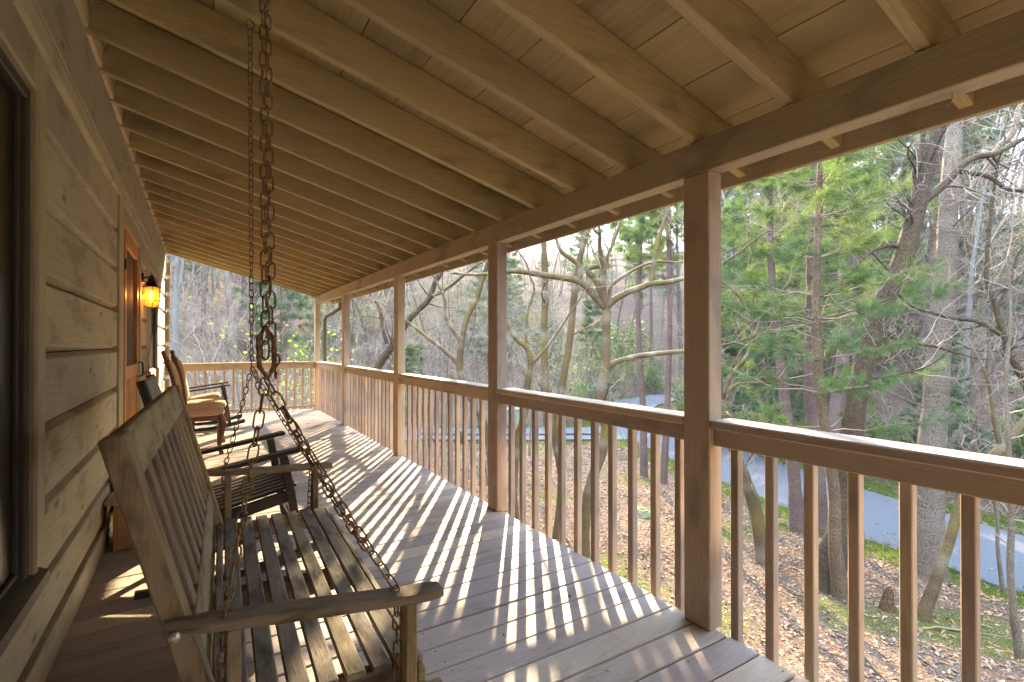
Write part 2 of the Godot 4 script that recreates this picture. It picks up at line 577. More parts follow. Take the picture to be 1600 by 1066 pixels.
func build_ground_cover() -> void:
	var at := []
	var tint := []
	var cols := [Color(0.38, 0.25, 0.15), Color(0.36, 0.24, 0.14), Color(0.32, 0.19, 0.11), Color(0.25, 0.15, 0.105), Color(0.40, 0.27, 0.16), Color(0.18, 0.11, 0.085), Color(0.30, 0.205, 0.165), Color(0.38, 0.27, 0.16), Color(0.38, 0.18, 0.075)]
	for i in 150000:
		var x := 2.1 + pow(rng.randf(), 1.3) * 17.0
		var z := 0.5 - pow(rng.randf(), 0.9) * 22.0
		if i % 5 == 0:
			x = rng.randf_range(12.0, 34.0); z = rng.randf_range(-24.0, 4.0)
		if i % 9 == 0:
			x = rng.randf_range(-7.0, 9.0); z = rng.randf_range(-30.0, -11.0)
		var dr := road_dist(x, z)
		if dr <= 0.0 and rng.randf() < 0.93: continue
		if dr < 1.0 and rng.randf() < 0.75: continue
		var k2 := nz.get_noise_2d(x * 2.2 + 200.0, z * 2.2)
		if k2 > 0.22 and rng.randf() < 0.55: continue
		var s := rng.randf_range(0.035, 0.075)
		var b := Basis.from_euler(Vector3(rng.randf_range(-0.5, 0.5), rng.randf() * TAU, rng.randf_range(-0.5, 0.5))).scaled(Vector3.ONE * s)
		var gy := land(x, z, dr) if dr > 0.0 else -2.74
		at.append(Transform3D(b, Vector3(x, gy + 0.012, z)))
		var cc: Color = cols[rng.randi() % cols.size()]
		tint.append(cc * rng.randf_range(0.8, 1.15))
	var o := scatter(self, "leaf_litter", dry_leaf(), M.leaf, at, tint)
	tag(o, "fallen brown leaves covering the slope under the trees", "leaves")
	# grass along the driveway and moss in patches
	var mb := MB.new()
	for i in 7:
		var a := i * 0.9
		var d := Vector3(cos(a), 0, sin(a))
		var s := Vector3(-d.z, 0, d.x) * 0.06
		mb.tri(d * 0.12 - s, d * 0.12 + s, d * 0.5 + Vector3(0, 1.0, 0), d)
	var tuft := mb.done()
	at = []
	tint = []
	for i in 60000:
		var x := rng.randf_range(2.2, 24.0)
		var z := rng.randf_range(-22.0, 2.0)
		var dr := road_dist(x, z)
		var k := nz.get_noise_2d(x * 9.0, z * 9.0)
		var k2 := nz.get_noise_2d(x * 2.2 + 200.0, z * 2.2)
		var edge := dr > 0.02 and dr < 1.25 + k
		var moss := k2 > 0.24 and k > -0.15 and x < 11.0 and dr > 0.3
		if not (edge or moss): continue
		var s := rng.randf_range(0.05, 0.10) if edge else rng.randf_range(0.02, 0.04)
		at.append(Transform3D(Basis(Vector3.UP, rng.randf() * TAU).scaled(Vector3(s * 1.3, s, s * 1.3)), Vector3(x, land(x, z, dr), z)))
		tint.append(Color(0.115, 0.18, 0.045).lerp(Color(0.28, 0.31, 0.07), rng.randf()) if edge else Color(0.22, 0.30, 0.03).lerp(Color(0.40, 0.44, 0.07), rng.randf()))
	o = scatter(self, "grass", tuft, M.blade, at, tint)
	tag(o, "short green grass beside the driveway and moss on the slope", "grass")
	var sk := MB.new()
	for i in 90:
		var x := rng.randf_range(2.6, 12.0)
		var z := rng.randf_range(-16.0, 0.0)
		if road_dist(x, z) < 0.3: continue
		var a := rng.randf() * TAU
		var ln := rng.randf_range(0.06, 0.30)
		var pts := PackedVector3Array()
		for k in 4:
			var q := Vector3(x + cos(a) * ln * k, 0, z + sin(a) * ln * k) + Vector3(rng.randf_range(-0.06, 0.06), 0, rng.randf_range(-0.06, 0.06))
			q.y = land(q.x, q.z) + 0.02 + rng.randf_range(0.0, 0.03)
			pts.push_back(q)
		sk.col = Color(0.20, 0.155, 0.11) * rng.randf_range(0.6, 1.5)
		var w := rng.randf_range(0.005, 0.016)
		sk.tube(pts, PackedFloat32Array([w, w * 0.9, w * 0.7, w * 0.4]), 5)
	tag(kind(part(self, "fallen_sticks", sk, M.twig), "stuff"), "fallen sticks lying in the leaves below the porch", "sticks")
	# a mossy rock, the stump, a low rail fence, a utility box
	var st := MB.new()
	var f := FastNoiseLite.new()
	f.seed = 4
	f.frequency = 1.3
	for i in 10:
		for j in 14:
			var P := func(a: int, b: int) -> Vector3:
				var th := PI * 0.55 * a / 10.0
				var ph := TAU * (b % 14) / 14.0
				var d := Vector3(sin(th) * cos(ph), cos(th), sin(th) * sin(ph))
				return Vector3(d.x * 0.30, d.y * 0.20, d.z * 0.24) * (1.0 + 0.35 * f.get_noise_3dv(d * 2.0))
			var q := [P.call(i, j), P.call(i + 1, j), P.call(i + 1, j + 1), P.call(i, j + 1)]
			var nor: Vector3 = (q[2] - q[0]).cross(q[3] - q[1])
			if nor.length() < 1e-7: continue
			nor = nor.normalized()
			if nor.dot(q[1]) < 0: nor = -nor
			st.col = Color(0.17, 0.18, 0.07) if nor.y > 0.7 else Color(0.17, 0.16, 0.14)
			st.face(q, nor)
	M.stone.vertex_color_use_as_albedo = true
	M.stone.albedo_color = Color.WHITE
	var rk := part(self, "rock", st, M.stone)
	rk.position = Vector3(7.82, land(7.82, -7.51) - 0.05, -7.51)
	tag(rk, "mossy grey rock lying in the leaves below the railing", "rock")
	for fc in [[Vector3(7.0, 0, -17.9), Vector3(9.9, 0, -16.6), "left run of the low dark rail fence beside the driveway spur"], [Vector3(9.95, 0, -16.6), Vector3(13.3, 0, -14.6), "right run of the low dark rail fence beside the driveway spur"]]:
		var fe := thing("rail_fence", fc[2], "fence", Vector3.ZERO, "low rail fence by the driveway")
		var a: Vector3 = fc[0]
		var b: Vector3 = fc[1]
		for k in 3:
			var p := a.lerp(b, k * 0.5)
			p.y = land(p.x, p.z)
			part(fe, "fence_post", MB.new().at(p + Vector3(-0.05, -0.3, -0.05), p + Vector3(0.05, 0.5, 0.05), 0.006), M.fence)
		for h in [0.2, 0.42]:
			var p0 := Vector3(a.x, land(a.x, a.z) + h, a.z)
			var p1 := Vector3(b.x, land(b.x, b.z) + h, b.z)
			part(fe, "fence_rail", MB.new().bar(p0, p1, 0.04, 0.07), M.fence)
	var ub := thing("utility_box", "small pale green utility box standing beyond the driveway spur", "utility box", Vector3(13.2, land(13.2, -21.4), -21.4))
	part(ub, "cabinet", MB.new().at(Vector3(-0.4, -0.1, -0.35), Vector3(0.4, 0.75, 0.35), 0.02), M.ubox)
	part(ub, "lid", MB.new().at(Vector3(-0.44, 0.75, -0.39), Vector3(0.44, 0.82, 0.39), 0.02), M.ubox)

# ---------------------------------------------------------------- trees
var moss_n := FastNoiseLite.new()

func bark_color(style: String, p: Vector3, r: float) -> Color:
	var k := moss_n.get_noise_3dv(p * 1.6)
	var k2 := moss_n.get_noise_3dv(p * 6.0 + Vector3(40, 0, 0))
	match style:
		"oak", "twisty": return Color(0.155, 0.105, 0.065).lerp(Color(0.20, 0.165, 0.055), clampf(k * 1.6, 0, 0.7)) * (1.0 + 0.25 * k2)
		"moss": return Color(0.19, 0.135, 0.065).lerp(Color(0.24, 0.185, 0.045), clampf(0.15 + k * 1.8, 0, 0.8)).lerp(Color(0.40, 0.38, 0.31), clampf(k2 * 2.6 - 0.45, 0, 0.55)).lerp(Color(0.10, 0.07, 0.035), clampf(-k2 * 2.2 - 0.2, 0, 0.6))
		"flaky": return Color(0.30, 0.235, 0.175).lerp(Color(0.42, 0.37, 0.30), clampf(k2 * 1.8 + 0.3, 0, 1)).lerp(Color(0.30, 0.27, 0.06), clampf(k * 1.5 - 0.3, 0, 0.6))
		"ypine": return Color(0.20, 0.135, 0.075).lerp(Color(0.30, 0.22, 0.13), clampf(k2 + 0.3, 0, 1))
		"tpine": return Color(0.225, 0.145, 0.125).lerp(Color(0.32, 0.225, 0.19), clampf(k2 + 0.4, 0, 1))
		"beech": return Color(0.33, 0.325, 0.30).lerp(Color(0.24, 0.24, 0.20), clampf(k2 + 0.3, 0, 1))
		"sap": return Color(0.20, 0.155, 0.10).lerp(Color(0.30, 0.26, 0.18), clampf(k2 + 0.3, 0, 1))
	return Color(0.2, 0.16, 0.12)

func stem(mb: MB, style: String, p: PackedVector3Array, r: PackedFloat32Array, sides: int) -> void:
	# resample as a smooth curve
	var cv := Curve3D.new()
	for i in p.size():
		var t := (p[mini(i + 1, p.size() - 1)] - p[maxi(i - 1, 0)]) * 0.17
		cv.add_point(p[i], -t, t)
	var q := PackedVector3Array()
	var rr := PackedFloat32Array()
	var cc := PackedColorArray()
	for i in p.size() - 1:
		var sub := clampi(int(p[i].distance_to(p[i + 1]) / maxf(0.06, r[i] * 1.2)), 2, 6)
		for k in sub:
			var f := float(k) / sub
			var s := cv.sample(i, f)
			q.push_back(s)
			var rad := lerpf(r[i], r[i + 1], f)
			rr.push_back(rad * (1.0 + 0.10 * moss_n.get_noise_3dv(s * 4.0)))
			cc.push_back(bark_color(style, s, rad))
	q.push_back(p[p.size() - 1]); rr.push_back(r[r.size() - 1] * 0.9); cc.push_back(bark_color(style, p[p.size() - 1], 0.01))
	mb.tube(q, rr, sides, false, cc)

# a branch that wanders and forks
func grow(big: MB, fine: MB, style: String, p: Vector3, dir: Vector3, length: float, r: float, depth: int, lift := 0.25) -> void:
	var segs := 5 if depth > 1 else 4
	var pts := PackedVector3Array([p])
	var rad := PackedFloat32Array([r])
	var d := dir
	var q := p
	for i in segs:
		d = (d + Vector3(rng.randf_range(-1, 1), rng.randf_range(-0.8, 0.8) + lift * 0.5, rng.randf_range(-1, 1)) * 0.30).normalized()
		q += d * length / segs
		pts.push_back(q)
		rad.push_back(maxf(0.0022, r * (1.0 - 0.8 * (i + 1.0) / segs)))
	if r > 0.012: stem(big, style, pts, rad, 6 if r > 0.03 else 5)
	else:
		fine.col = Color(0.26, 0.20, 0.15).lerp(Color(0.40, 0.34, 0.27), rng.randf())
		fine.tube(pts, rad, 3)
	if depth <= 0: return
	var kids := rng.randi_range(3, 5) if depth > 1 else rng.randi_range(2, 4)
	for k in kids:
		var f := rng.randf_range(0.3, 1.0)
		var i0 := clampi(int(f * segs), 0, segs - 1)
		var base := pts[i0].lerp(pts[i0 + 1], f * segs - i0)
		var dd := (pts[i0 + 1] - pts[i0]).normalized()
		var side := dd.cross(Vector3(rng.randf_range(-1, 1), rng.randf_range(-1, 1), rng.randf_range(-1, 1))).normalized()
		grow(big, fine, style, base, (dd * 0.6 + side * 0.8 + Vector3.UP * lift * 0.5).normalized(), length * rng.randf_range(0.45, 0.7), maxf(0.0035, rad[i0] * rng.randf_range(0.45, 0.65)), depth - 1, lift)

func unpack(a: Array) -> Array:
	var p := PackedVector3Array()
	var r := PackedFloat32Array()
	for i in range(0, a.size(), 4):
		p.push_back(Vector3(a[i], a[i + 1], a[i + 2]))
		r.push_back(a[i + 3])
	return [p, r]

# a tree whose trunk and main limbs follow given paths (x, y, z, radius)
func hero(called: String, label: String, style: String, trunk: Array, limbs: Array, twigs: int, twig_len: float) -> Node3D:
	var tp := unpack(trunk)
	var base: Vector3 = tp[0][0]
	var o := thing(called, label, "tree", base)
	var big := MB.new()
	var fine := MB.new()
	var mv := func(u: Array) -> Array:
		var p: PackedVector3Array = u[0]
		for i in p.size(): p[i] -= base
		return [p, u[1]]
	var all := [mv.call(tp)]
	for l in limbs: all.append(mv.call(unpack(l)))
	var sides := 12 if tp[1][1] > 0.09 else 9
	for i in all.size():
		stem(big, style, all[i][0], all[i][1], sides if i == 0 else 7)
	for i in all.size():
		var p: PackedVector3Array = all[i][0]
		var r: PackedFloat32Array = all[i][1]
		var total := 0.0
		for k in p.size() - 1: total += p[k].distance_to(p[k + 1])
		var cnt := int(twigs * total / 3.0)
		for k in cnt:
			var s := rng.randf_range(0.35 if i == 0 else 0.15, 1.0) * (p.size() - 1)
			var j := clampi(int(s), 0, p.size() - 2)
			var q := p[j].lerp(p[j + 1], s - j)
			var dd := (p[j + 1] - p[j]).normalized()
			var side := dd.cross(Vector3(rng.randf_range(-1, 1), rng.randf_range(-1, 1), rng.randf_range(-1, 1))).normalized()
			grow(big, fine, style, q, (dd * 0.5 + side).normalized(), twig_len * rng.randf_range(0.5, 1.2), clampf(r[j] * 0.35, 0.005, 0.018), 2, 0.15)
		grow(big, fine, style, p[p.size() - 1], (p[p.size() - 1] - p[p.size() - 2]).normalized(), twig_len * 1.6, r[r.size() - 1] * 0.9, 3 if twigs > 2 or twigs == 0 else 2, 0.2)
	part(o, "trunk", big, M.flaky if style in ["flaky", "tpine", "ypine"] else (M.oak if style in ["oak", "twisty"] else M.smooth))
	if fine.v.size() > 0: part(o, "twigs", fine, M.twig)
	return o

# a spray of needles round the end of a twig, pointing along +z
func needle_spray(count: int, ln: float, wd: float) -> ArrayMesh:
	var mb := MB.new()
	for i in count:
		var f := rng.randf()
		var a := rng.randf() * TAU
		var o := Vector3(0, 0, f * 0.8)
		var d := Vector3(cos(a) * 0.8, sin(a) * 0.8, rng.randf_range(0.35, 1.1)).normalized() * ln * rng.randf_range(0.7, 1.1)
		var s := d.cross(Vector3(rng.randf_range(-1, 1), rng.randf_range(-1, 1), rng.randf_range(-1, 1))).normalized() * wd
		mb.col = Color.WHITE * rng.randf_range(0.75, 1.1)
		mb.tri(o - s, o + s, o + d, s.cross(d).normalized())
	return mb.done()

var spray_near: ArrayMesh
var spray_far: ArrayMesh

# whorls of branches with needles from height h0 to h1 along a straight or bent stem
func conifer(o: Node3D, p: PackedVector3Array, h0: float, h1: float, reach: float, gap: float, per: int, size: float, mesh: ArrayMesh, droop: float, blue: float) -> void:
	var fine := MB.new()
	var at := []
	var tint := []
	var y := h0
	while y < h1:
		var f := (y - h0) / maxf(0.1, h1 - h0)
		var c := p[0]
		for i in p.size() - 1:
			if p[i].y <= y and p[i + 1].y >= y: c = p[i].lerp(p[i + 1], (y - p[i].y) / maxf(0.001, p[i + 1].y - p[i].y))
		var n0 := rng.randi_range(4, 6)
		var a0 := rng.randf() * TAU
		for k in n0:
			if rng.randf() < 0.12: continue
			var a := a0 + TAU * k / n0 + rng.randf_range(-0.3, 0.3)
			var ln := reach * (1.0 - 0.75 * f) * rng.randf_range(0.6, 1.15)
			var d := Vector3(cos(a), 0.12 - droop * (1.0 - f), sin(a))
			var pts := PackedVector3Array()
			var rr := PackedFloat32Array()
			var m := 5
			for i in m + 1:
				var t := float(i) / m
				pts.push_back(c + d * ln * t + Vector3(0, 0.22 * ln * t * t, 0) + Vector3(rng.randf_range(-1, 1), rng.randf_range(-1, 1), rng.randf_range(-1, 1)) * 0.03 * ln)
				rr.push_back(lerpf(0.010 + 0.004 * ln, 0.003, t))
			fine.col = Color(0.22, 0.15, 0.10) * rng.randf_range(0.8, 1.2)
			fine.tube(pts, rr, 3)
			var gc := Color(0.12, 0.185, 0.085).lerp(Color(0.28, 0.315, 0.11), rng.randf() * (1.0 - blue)).lerp(Color(0.155, 0.22, 0.165), blue * rng.randf())
			for j in per:
				var t := rng.randf_range(0.35, 1.0)
				var q := pts[clampi(int(t * m), 0, m - 1)].lerp(pts[clampi(int(t * m) + 1, 0, m)], t * m - int(t * m))
				var out := (d + Vector3(rng.randf_range(-1, 1), rng.randf_range(-0.5, 0.6), rng.randf_range(-1, 1)) * 0.9).normalized()
				q += out * rng.randf_range(0.0, 0.28) * ln * 0.5
				var b := Basis.looking_at(-out, Vector3.UP) if absf(out.y) < 0.95 else Basis()
				at.append(Transform3D(b.scaled(Vector3.ONE * size * rng.randf_range(0.7, 1.25)), q))
				tint.append(gc * rng.randf_range(0.8, 1.25))
		y += gap * rng.randf_range(0.75, 1.25)
	part(o, "branches", fine, M.twig)
	scatter(o, "needles", mesh, M.needle, at, tint)

func proto_pine(height: float, r: float, bare: float, reach: float, gap: float, per: int, size: float, near: bool, blue: float) -> Node3D:
	var o := Node3D.new()
	var big := MB.new()
	var p := PackedVector3Array()
	var rr := PackedFloat32Array()
	var lean := Vector3(rng.randf_range(-0.03, 0.03), 1, rng.randf_range(-0.03, 0.03))
	for i in 9:
		var f := i / 8.0
		p.push_back(lean * (height * f) + Vector3(0, -0.3 if i == 0 else 0.0, 0) + Vector3(sin(f * 5.0) * 0.08, 0, cos(f * 4.0) * 0.06))
		rr.push_back(maxf(0.012, r * (1.0 - 0.9 * f) * (1.2 if i == 0 else 1.0)))
	stem(big, "ypine" if near else "tpine", p, rr, 8)
	part(o, "trunk", big, M.flaky)
	conifer(o, p, height * bare, height * 0.99, reach, gap, per, size, spray_near if near else spray_far, 0.25, blue)
	return o

func proto_bare(height: float, r: float, style: String, fork: float, kids: int, depth := 3) -> Node3D:
	var o := Node3D.new()
	var big := MB.new()
	var fine := MB.new()
	var p := PackedVector3Array()
	var rr := PackedFloat32Array()
	var q := Vector3(0, -0.35, 0)
	var d := Vector3(rng.randf_range(-0.08, 0.08), 1, rng.randf_range(-0.08, 0.08))
	for i in 11:
		p.push_back(q)
		rr.push_back(maxf(0.008, r * (1.0 - 0.88 * i / 10.0) * (1.25 if i == 0 else 1.0)))
		d = (d + Vector3(rng.randf_range(-1, 1), 0.4, rng.randf_range(-1, 1)) * 0.13).normalized()
		q += d * height / 10.0
	stem(big, style, p, rr, 8)
	for k in kids:
		var s := rng.randf_range(fork, 0.98) * 10.0
		var j := clampi(int(s), 0, 9)
		var b := p[j].lerp(p[j + 1], s - j)
		var a := rng.randf() * TAU
		grow(big, fine, style, b, Vector3(cos(a), rng.randf_range(0.15, 0.9), sin(a)).normalized(), height * rng.randf_range(0.14, 0.30), rr[j] * rng.randf_range(0.3, 0.55), depth, 0.3)
	part(o, "trunk", big, M.smooth if style != "tpine" else M.flaky)
	if fine.v.size() > 0: part(o, "twigs", fine, M.twig)
	return o

func leaf_mesh() -> ArrayMesh:
	var mb := MB.new()
	for i in 5:
		var a := i * 1.256 + 0.3
		var d := Vector3(cos(a), 0.35, sin(a))
		var s := Vector3(-sin(a), 0, cos(a)) * 0.28
		mb.col = Color.WHITE * rng.randf_range(0.8, 1.1)
		mb.tri(Vector3.ZERO, d * 0.55 + s, d * 1.0, Vector3.UP)
		mb.tri(Vector3.ZERO, d * 0.55 - s, d * 1.0, Vector3.UP)
	return mb.done()

func proto_shrub(height: float, width: float, leaves: int, size: float, ca: Color, cb: Color, mesh: ArrayMesh) -> Node3D:
	var o := Node3D.new()
	var fine := MB.new()
	var tips := []
	for k in rng.randi_range(7, 11):
		var a := rng.randf() * TAU
		var q := Vector3(rng.randf_range(-0.1, 0.1), -0.1, rng.randf_range(-0.1, 0.1))
		var d := Vector3(cos(a) * width / height * 0.6, 1, sin(a) * width / height * 0.6).normalized()
		var pts := PackedVector3Array([q])
		var rr := PackedFloat32Array([0.012])
		var ln := height * rng.randf_range(0.6, 1.1)
		for i in 5:
			d = (d + Vector3(rng.randf_range(-1, 1), rng.randf_range(-0.3, 0.5), rng.randf_range(-1, 1)) * 0.28).normalized()
			q += d * ln / 5.0
			pts.push_back(q)
			rr.push_back(0.012 - 0.002 * i)
			if i > 0:
				tips.append(q)
				for b in 2:
					var e := (d + Vector3(rng.randf_range(-1, 1), rng.randf_range(-0.4, 0.6), rng.randf_range(-1, 1))).normalized() * ln * 0.22
					fine.col = Color(0.36, 0.30, 0.24) * rng.randf_range(0.7, 1.2)
					fine.tube(PackedVector3Array([q, q + e * 0.5 + Vector3(0, 0.03, 0), q + e]), PackedFloat32Array([0.005, 0.004, 0.002]), 3)
					tips.append(q + e)
		fine.col = Color(0.30, 0.25, 0.19) * rng.randf_range(0.7, 1.2)
		fine.tube(pts, rr, 4)
	part(o, "stems", fine, M.twig)
	if leaves > 0:
		var at := []
		var tint := []
		for i in leaves:
			var t: Vector3 = tips[rng.randi() % tips.size()]
			t += Vector3(rng.randf_range(-1, 1), rng.randf_range(-1, 1), rng.randf_range(-1, 1)) * width * 0.16
			at.append(Transform3D(Basis.from_euler(Vector3(rng.randf_range(-0.8, 0.8), rng.randf() * TAU, rng.randf_range(-0.8, 0.8))).scaled(Vector3.ONE * size * rng.randf_range(0.6, 1.3)), t))
			tint.append(ca.lerp(cb, rng.randf()))
		scatter(o, "foliage", mesh, M.broad, at, tint)
	return o

func in_view(x: float, z: float, slack := 0.12) -> bool:
	var f := 0.5263 * x - 0.8503 * z
	var u := 0.8503 * x + 0.5263 * z
	return f > 2.0 and absf(u / f) < 1.013 + slack

# how high something standing there may be before it keeps the sun off the porch
func sun_room(x: float, z: float) -> float:
	var q := 0.836 * x + 0.548 * z
	if q < -8.0 or q > 9.0: return 99.0
	var s := 0.548 * (x - 1.0) - 0.836 * (z + 4.0)
	return 1.0 + s * (0.37 if q < 3.2 else 0.42)

func woods_all() -> void:
	spray_near = needle_spray(50, 0.80, 0.017)
	spray_far = needle_spray(30, 0.85, 0.034)
	var hero_oak := hero("oak_tree", "dark furrowed oak leaning right behind the young pine", "oak", [7.861, -2.673, -3.908, 0.354, 7.861, -2.323, -3.908, 0.245, 7.965, -1.775, -3.843, 0.184, 8.086, -1.209, -3.769, 0.17, 8.166, -0.264, -3.719, 0.142, 8.246, 0.397, -3.669, 0.132, 8.359, 1.058, -3.6, 0.127, 8.567, 1.813, -3.47, 0.132, 8.784, 2.38, -3.336, 0.127, 8.969, 3.041, -3.222, 0.123, 9.065, 3.513, -3.162, 0.113, 9.161, 3.985, -3.103, 0.085, 9.29, 4.41, -3.023, 0.066, 9.467, 5.212, -2.914, 0.047, 9.627, 6.157, -2.814, 0.033], [[9.033, 3.343, -3.182, 0.085, 9.186, 3.456, -3.088, 0.061, 9.386, 3.654, -2.964, 0.057, 9.555, 3.872, -2.859, 0.052, 9.756, 4.032, -2.735, 0.047, 9.988, 4.079, -2.591, 0.042, 10.221, 4.212, -2.447, 0.038, 10.35, 4.296, -2.367, 0.033, 10.832, 4.551, -2.069, 0.024],
		[9.555, 3.815, -2.859, 0.038, 9.908, 3.749, -2.64, 0.033, 10.149, 3.56, -2.491, 0.028, 10.39, 3.513, -2.342, 0.024, 10.751, 3.229, -2.119, 0.014],
		[8.872, 2.644, -3.282, 0.042, 8.696, 2.729, -3.391, 0.033, 8.439, 2.625, -3.55, 0.024, 8.262, 2.427, -3.659, 0.014],
		[8.519, 1.549, -3.5, 0.033, 8.776, 1.322, -3.341, 0.028, 9.186, 1.246, -3.088, 0.024, 9.547, 1.124, -2.864, 0.014],
		[9.073, 3.513, -3.157, 0.057, 9.001, 3.796, -3.202, 0.042, 9.065, 4.079, -3.162, 0.038, 9.113, 4.457, -3.133, 0.028]], 7, 1.1)
	var hero_flaky := hero("flaky_tree", "big straight tree with pale flaky bark, right of the leaning oak", "flaky", [10.384, -2.98, -3.569, 0.476, 10.384, -2.63, -3.569, 0.33, 10.393, -2.308, -3.564, 0.237, 10.42, -1.554, -3.547, 0.215, 10.466, -0.478, -3.518, 0.199, 10.521, 0.167, -3.484, 0.183, 10.567, 1.028, -3.456, 0.172, 10.64, 1.889, -3.411, 0.161, 10.695, 2.749, -3.377, 0.151, 10.722, 3.503, -3.36, 0.14, 10.768, 4.256, -3.331, 0.124, 10.823, 4.901, -3.297, 0.113, 10.878, 5.977, -3.263, 0.097, 10.924, 7.053, -3.235, 0.081], [[10.759, 3.61, -3.337, 0.075, 11.015, 3.804, -3.178, 0.065, 11.244, 4.148, -3.037, 0.059, 11.445, 4.579, -2.912, 0.054, 11.646, 4.815, -2.788, 0.048, 11.738, 5.224, -2.731, 0.043],
		[10.603, 2.19, -3.433, 0.043, 10.878, 2.319, -3.263, 0.032, 10.988, 2.491, -3.195, 0.027, 10.951, 2.749, -3.218, 0.016]], 4, 1)
	var hero_lean := hero("leaning_tree", "slim mossy tree leaning hard to the right below the railing", "moss", [8.166, -2.716, -2.849, 0.122, 8.166, -2.366, -2.849, 0.085, 8.296, -1.941, -2.768, 0.068, 8.455, -1.388, -2.67, 0.064, 8.6, -0.878, -2.58, 0.06, 8.817, -0.41, -2.446, 0.06, 9.034, -0.155, -2.311, 0.064, 9.323, 0.228, -2.132, 0.06, 9.757, 0.653, -1.864, 0.051, 10.336, 1.079, -1.506, 0.038], [[9.056, -0.146, -2.298, 0.03, 8.976, 0.313, -2.347, 0.026, 8.925, 0.738, -2.379, 0.021, 8.817, 1.079, -2.446, 0.013]], 5, 0.9)
	var hero_knob := hero("knobby_sapling", "knobby thin sapling at the right edge of the picture", "sap", [7.997, -2.696, -1.871, 0.075, 7.997, -2.346, -1.871, 0.052, 7.934, -1.832, -1.91, 0.04, 7.903, -1.245, -1.929, 0.033, 7.922, -0.657, -1.918, 0.029, 7.897, 0.077, -1.933, 0.026, 7.872, 0.811, -1.949, 0.018, 7.922, 1.545, -1.918, 0.015, 7.897, 2.279, -1.933, 0.011], [], 6, 0.6)
	var hero_thin := hero("thin_sapling", "thin dark sapling between the flaky tree and the right edge", "sap", [10.752, -3.035, -2.706, 0.051, 10.752, -2.685, -2.706, 0.035, 10.684, -1.979, -2.749, 0.025, 10.666, -1.375, -2.759, 0.025, 10.529, -0.77, -2.844, 0.025, 10.375, -0.267, -2.939, 0.03, 10.349, 0.64, -2.955, 0.025, 10.375, 1.295, -2.939, 0.025, 10.547, 2.202, -2.833, 0.02, 10.615, 2.857, -2.791, 0.015], [[10.444, -0.367, -2.897, 0.02, 10.409, 0.036, -2.918, 0.02, 10.478, 0.388, -2.876, 0.015]], 6, 0.7)
	var hero_right := hero("crooked_tree", "crooked branching tree reaching in from the right edge", "twisty", [11.495, -3.134, -1.799, 0.131, 11.495, -2.784, -1.799, 0.091, 11.251, -1.632, -1.951, 0.067, 10.924, -0.289, -2.153, 0.058, 10.516, 0.718, -2.405, 0.053, 10.288, 1.294, -2.547, 0.048, 10.165, 1.812, -2.622, 0.038, 10.051, 2.301, -2.693, 0.034, 10.1, 3.165, -2.663, 0.024, 10.206, 4.029, -2.597, 0.019], [[10.288, 1.361, -2.547, 0.038, 9.945, 1.601, -2.759, 0.034, 9.578, 1.668, -2.986, 0.029, 9.064, 1.86, -3.304, 0.024, 8.868, 2.129, -3.425, 0.014],
		[10.165, 1.812, -2.622, 0.024, 10.312, 2.11, -2.531, 0.019, 10.435, 2.589, -2.456, 0.014]], 8, 0.9)
	var hero_mossleft := hero("mossy_tree", "mossy curved tree leaning left just right of the nearest post", "moss", [7.792, -2.647, -4.797, 0.23, 7.792, -2.297, -4.797, 0.159, 7.695, -1.655, -4.857, 0.114, 7.58, -1.137, -4.928, 0.098, 7.457, -0.775, -5.004, 0.088, 7.343, -0.413, -5.075, 0.078, 7.264, 0.002, -5.124, 0.072, 7.211, 0.209, -5.157, 0.067, 7.175, 0.364, -5.179, 0.062], [[7.175, 0.364, -5.179, 0.041, 7.299, 0.726, -5.102, 0.036, 7.519, 1.037, -4.966, 0.031, 7.616, 1.348, -4.906, 0.031, 7.58, 1.658, -4.928, 0.026, 7.475, 1.969, -4.993, 0.021, 7.316, 2.176, -5.092, 0.016],
		[7.211, 0.281, -5.157, 0.031, 7.343, 0.571, -5.075, 0.026, 7.519, 0.644, -4.966, 0.021, 7.827, 0.644, -4.775, 0.021, 8.109, 0.706, -4.601, 0.01],
		[7.175, 0.364, -5.179, 0.052, 7.114, 1.037, -5.217, 0.047, 7.052, 1.865, -5.255, 0.041, 7.105, 2.694, -5.222, 0.036, 7.052, 3.522, -5.255, 0.026],
		[7.607, 1.244, -4.912, 0.026, 7.704, 1.658, -4.852, 0.021, 7.669, 2.052, -4.874, 0.016]], 6, 0.8)
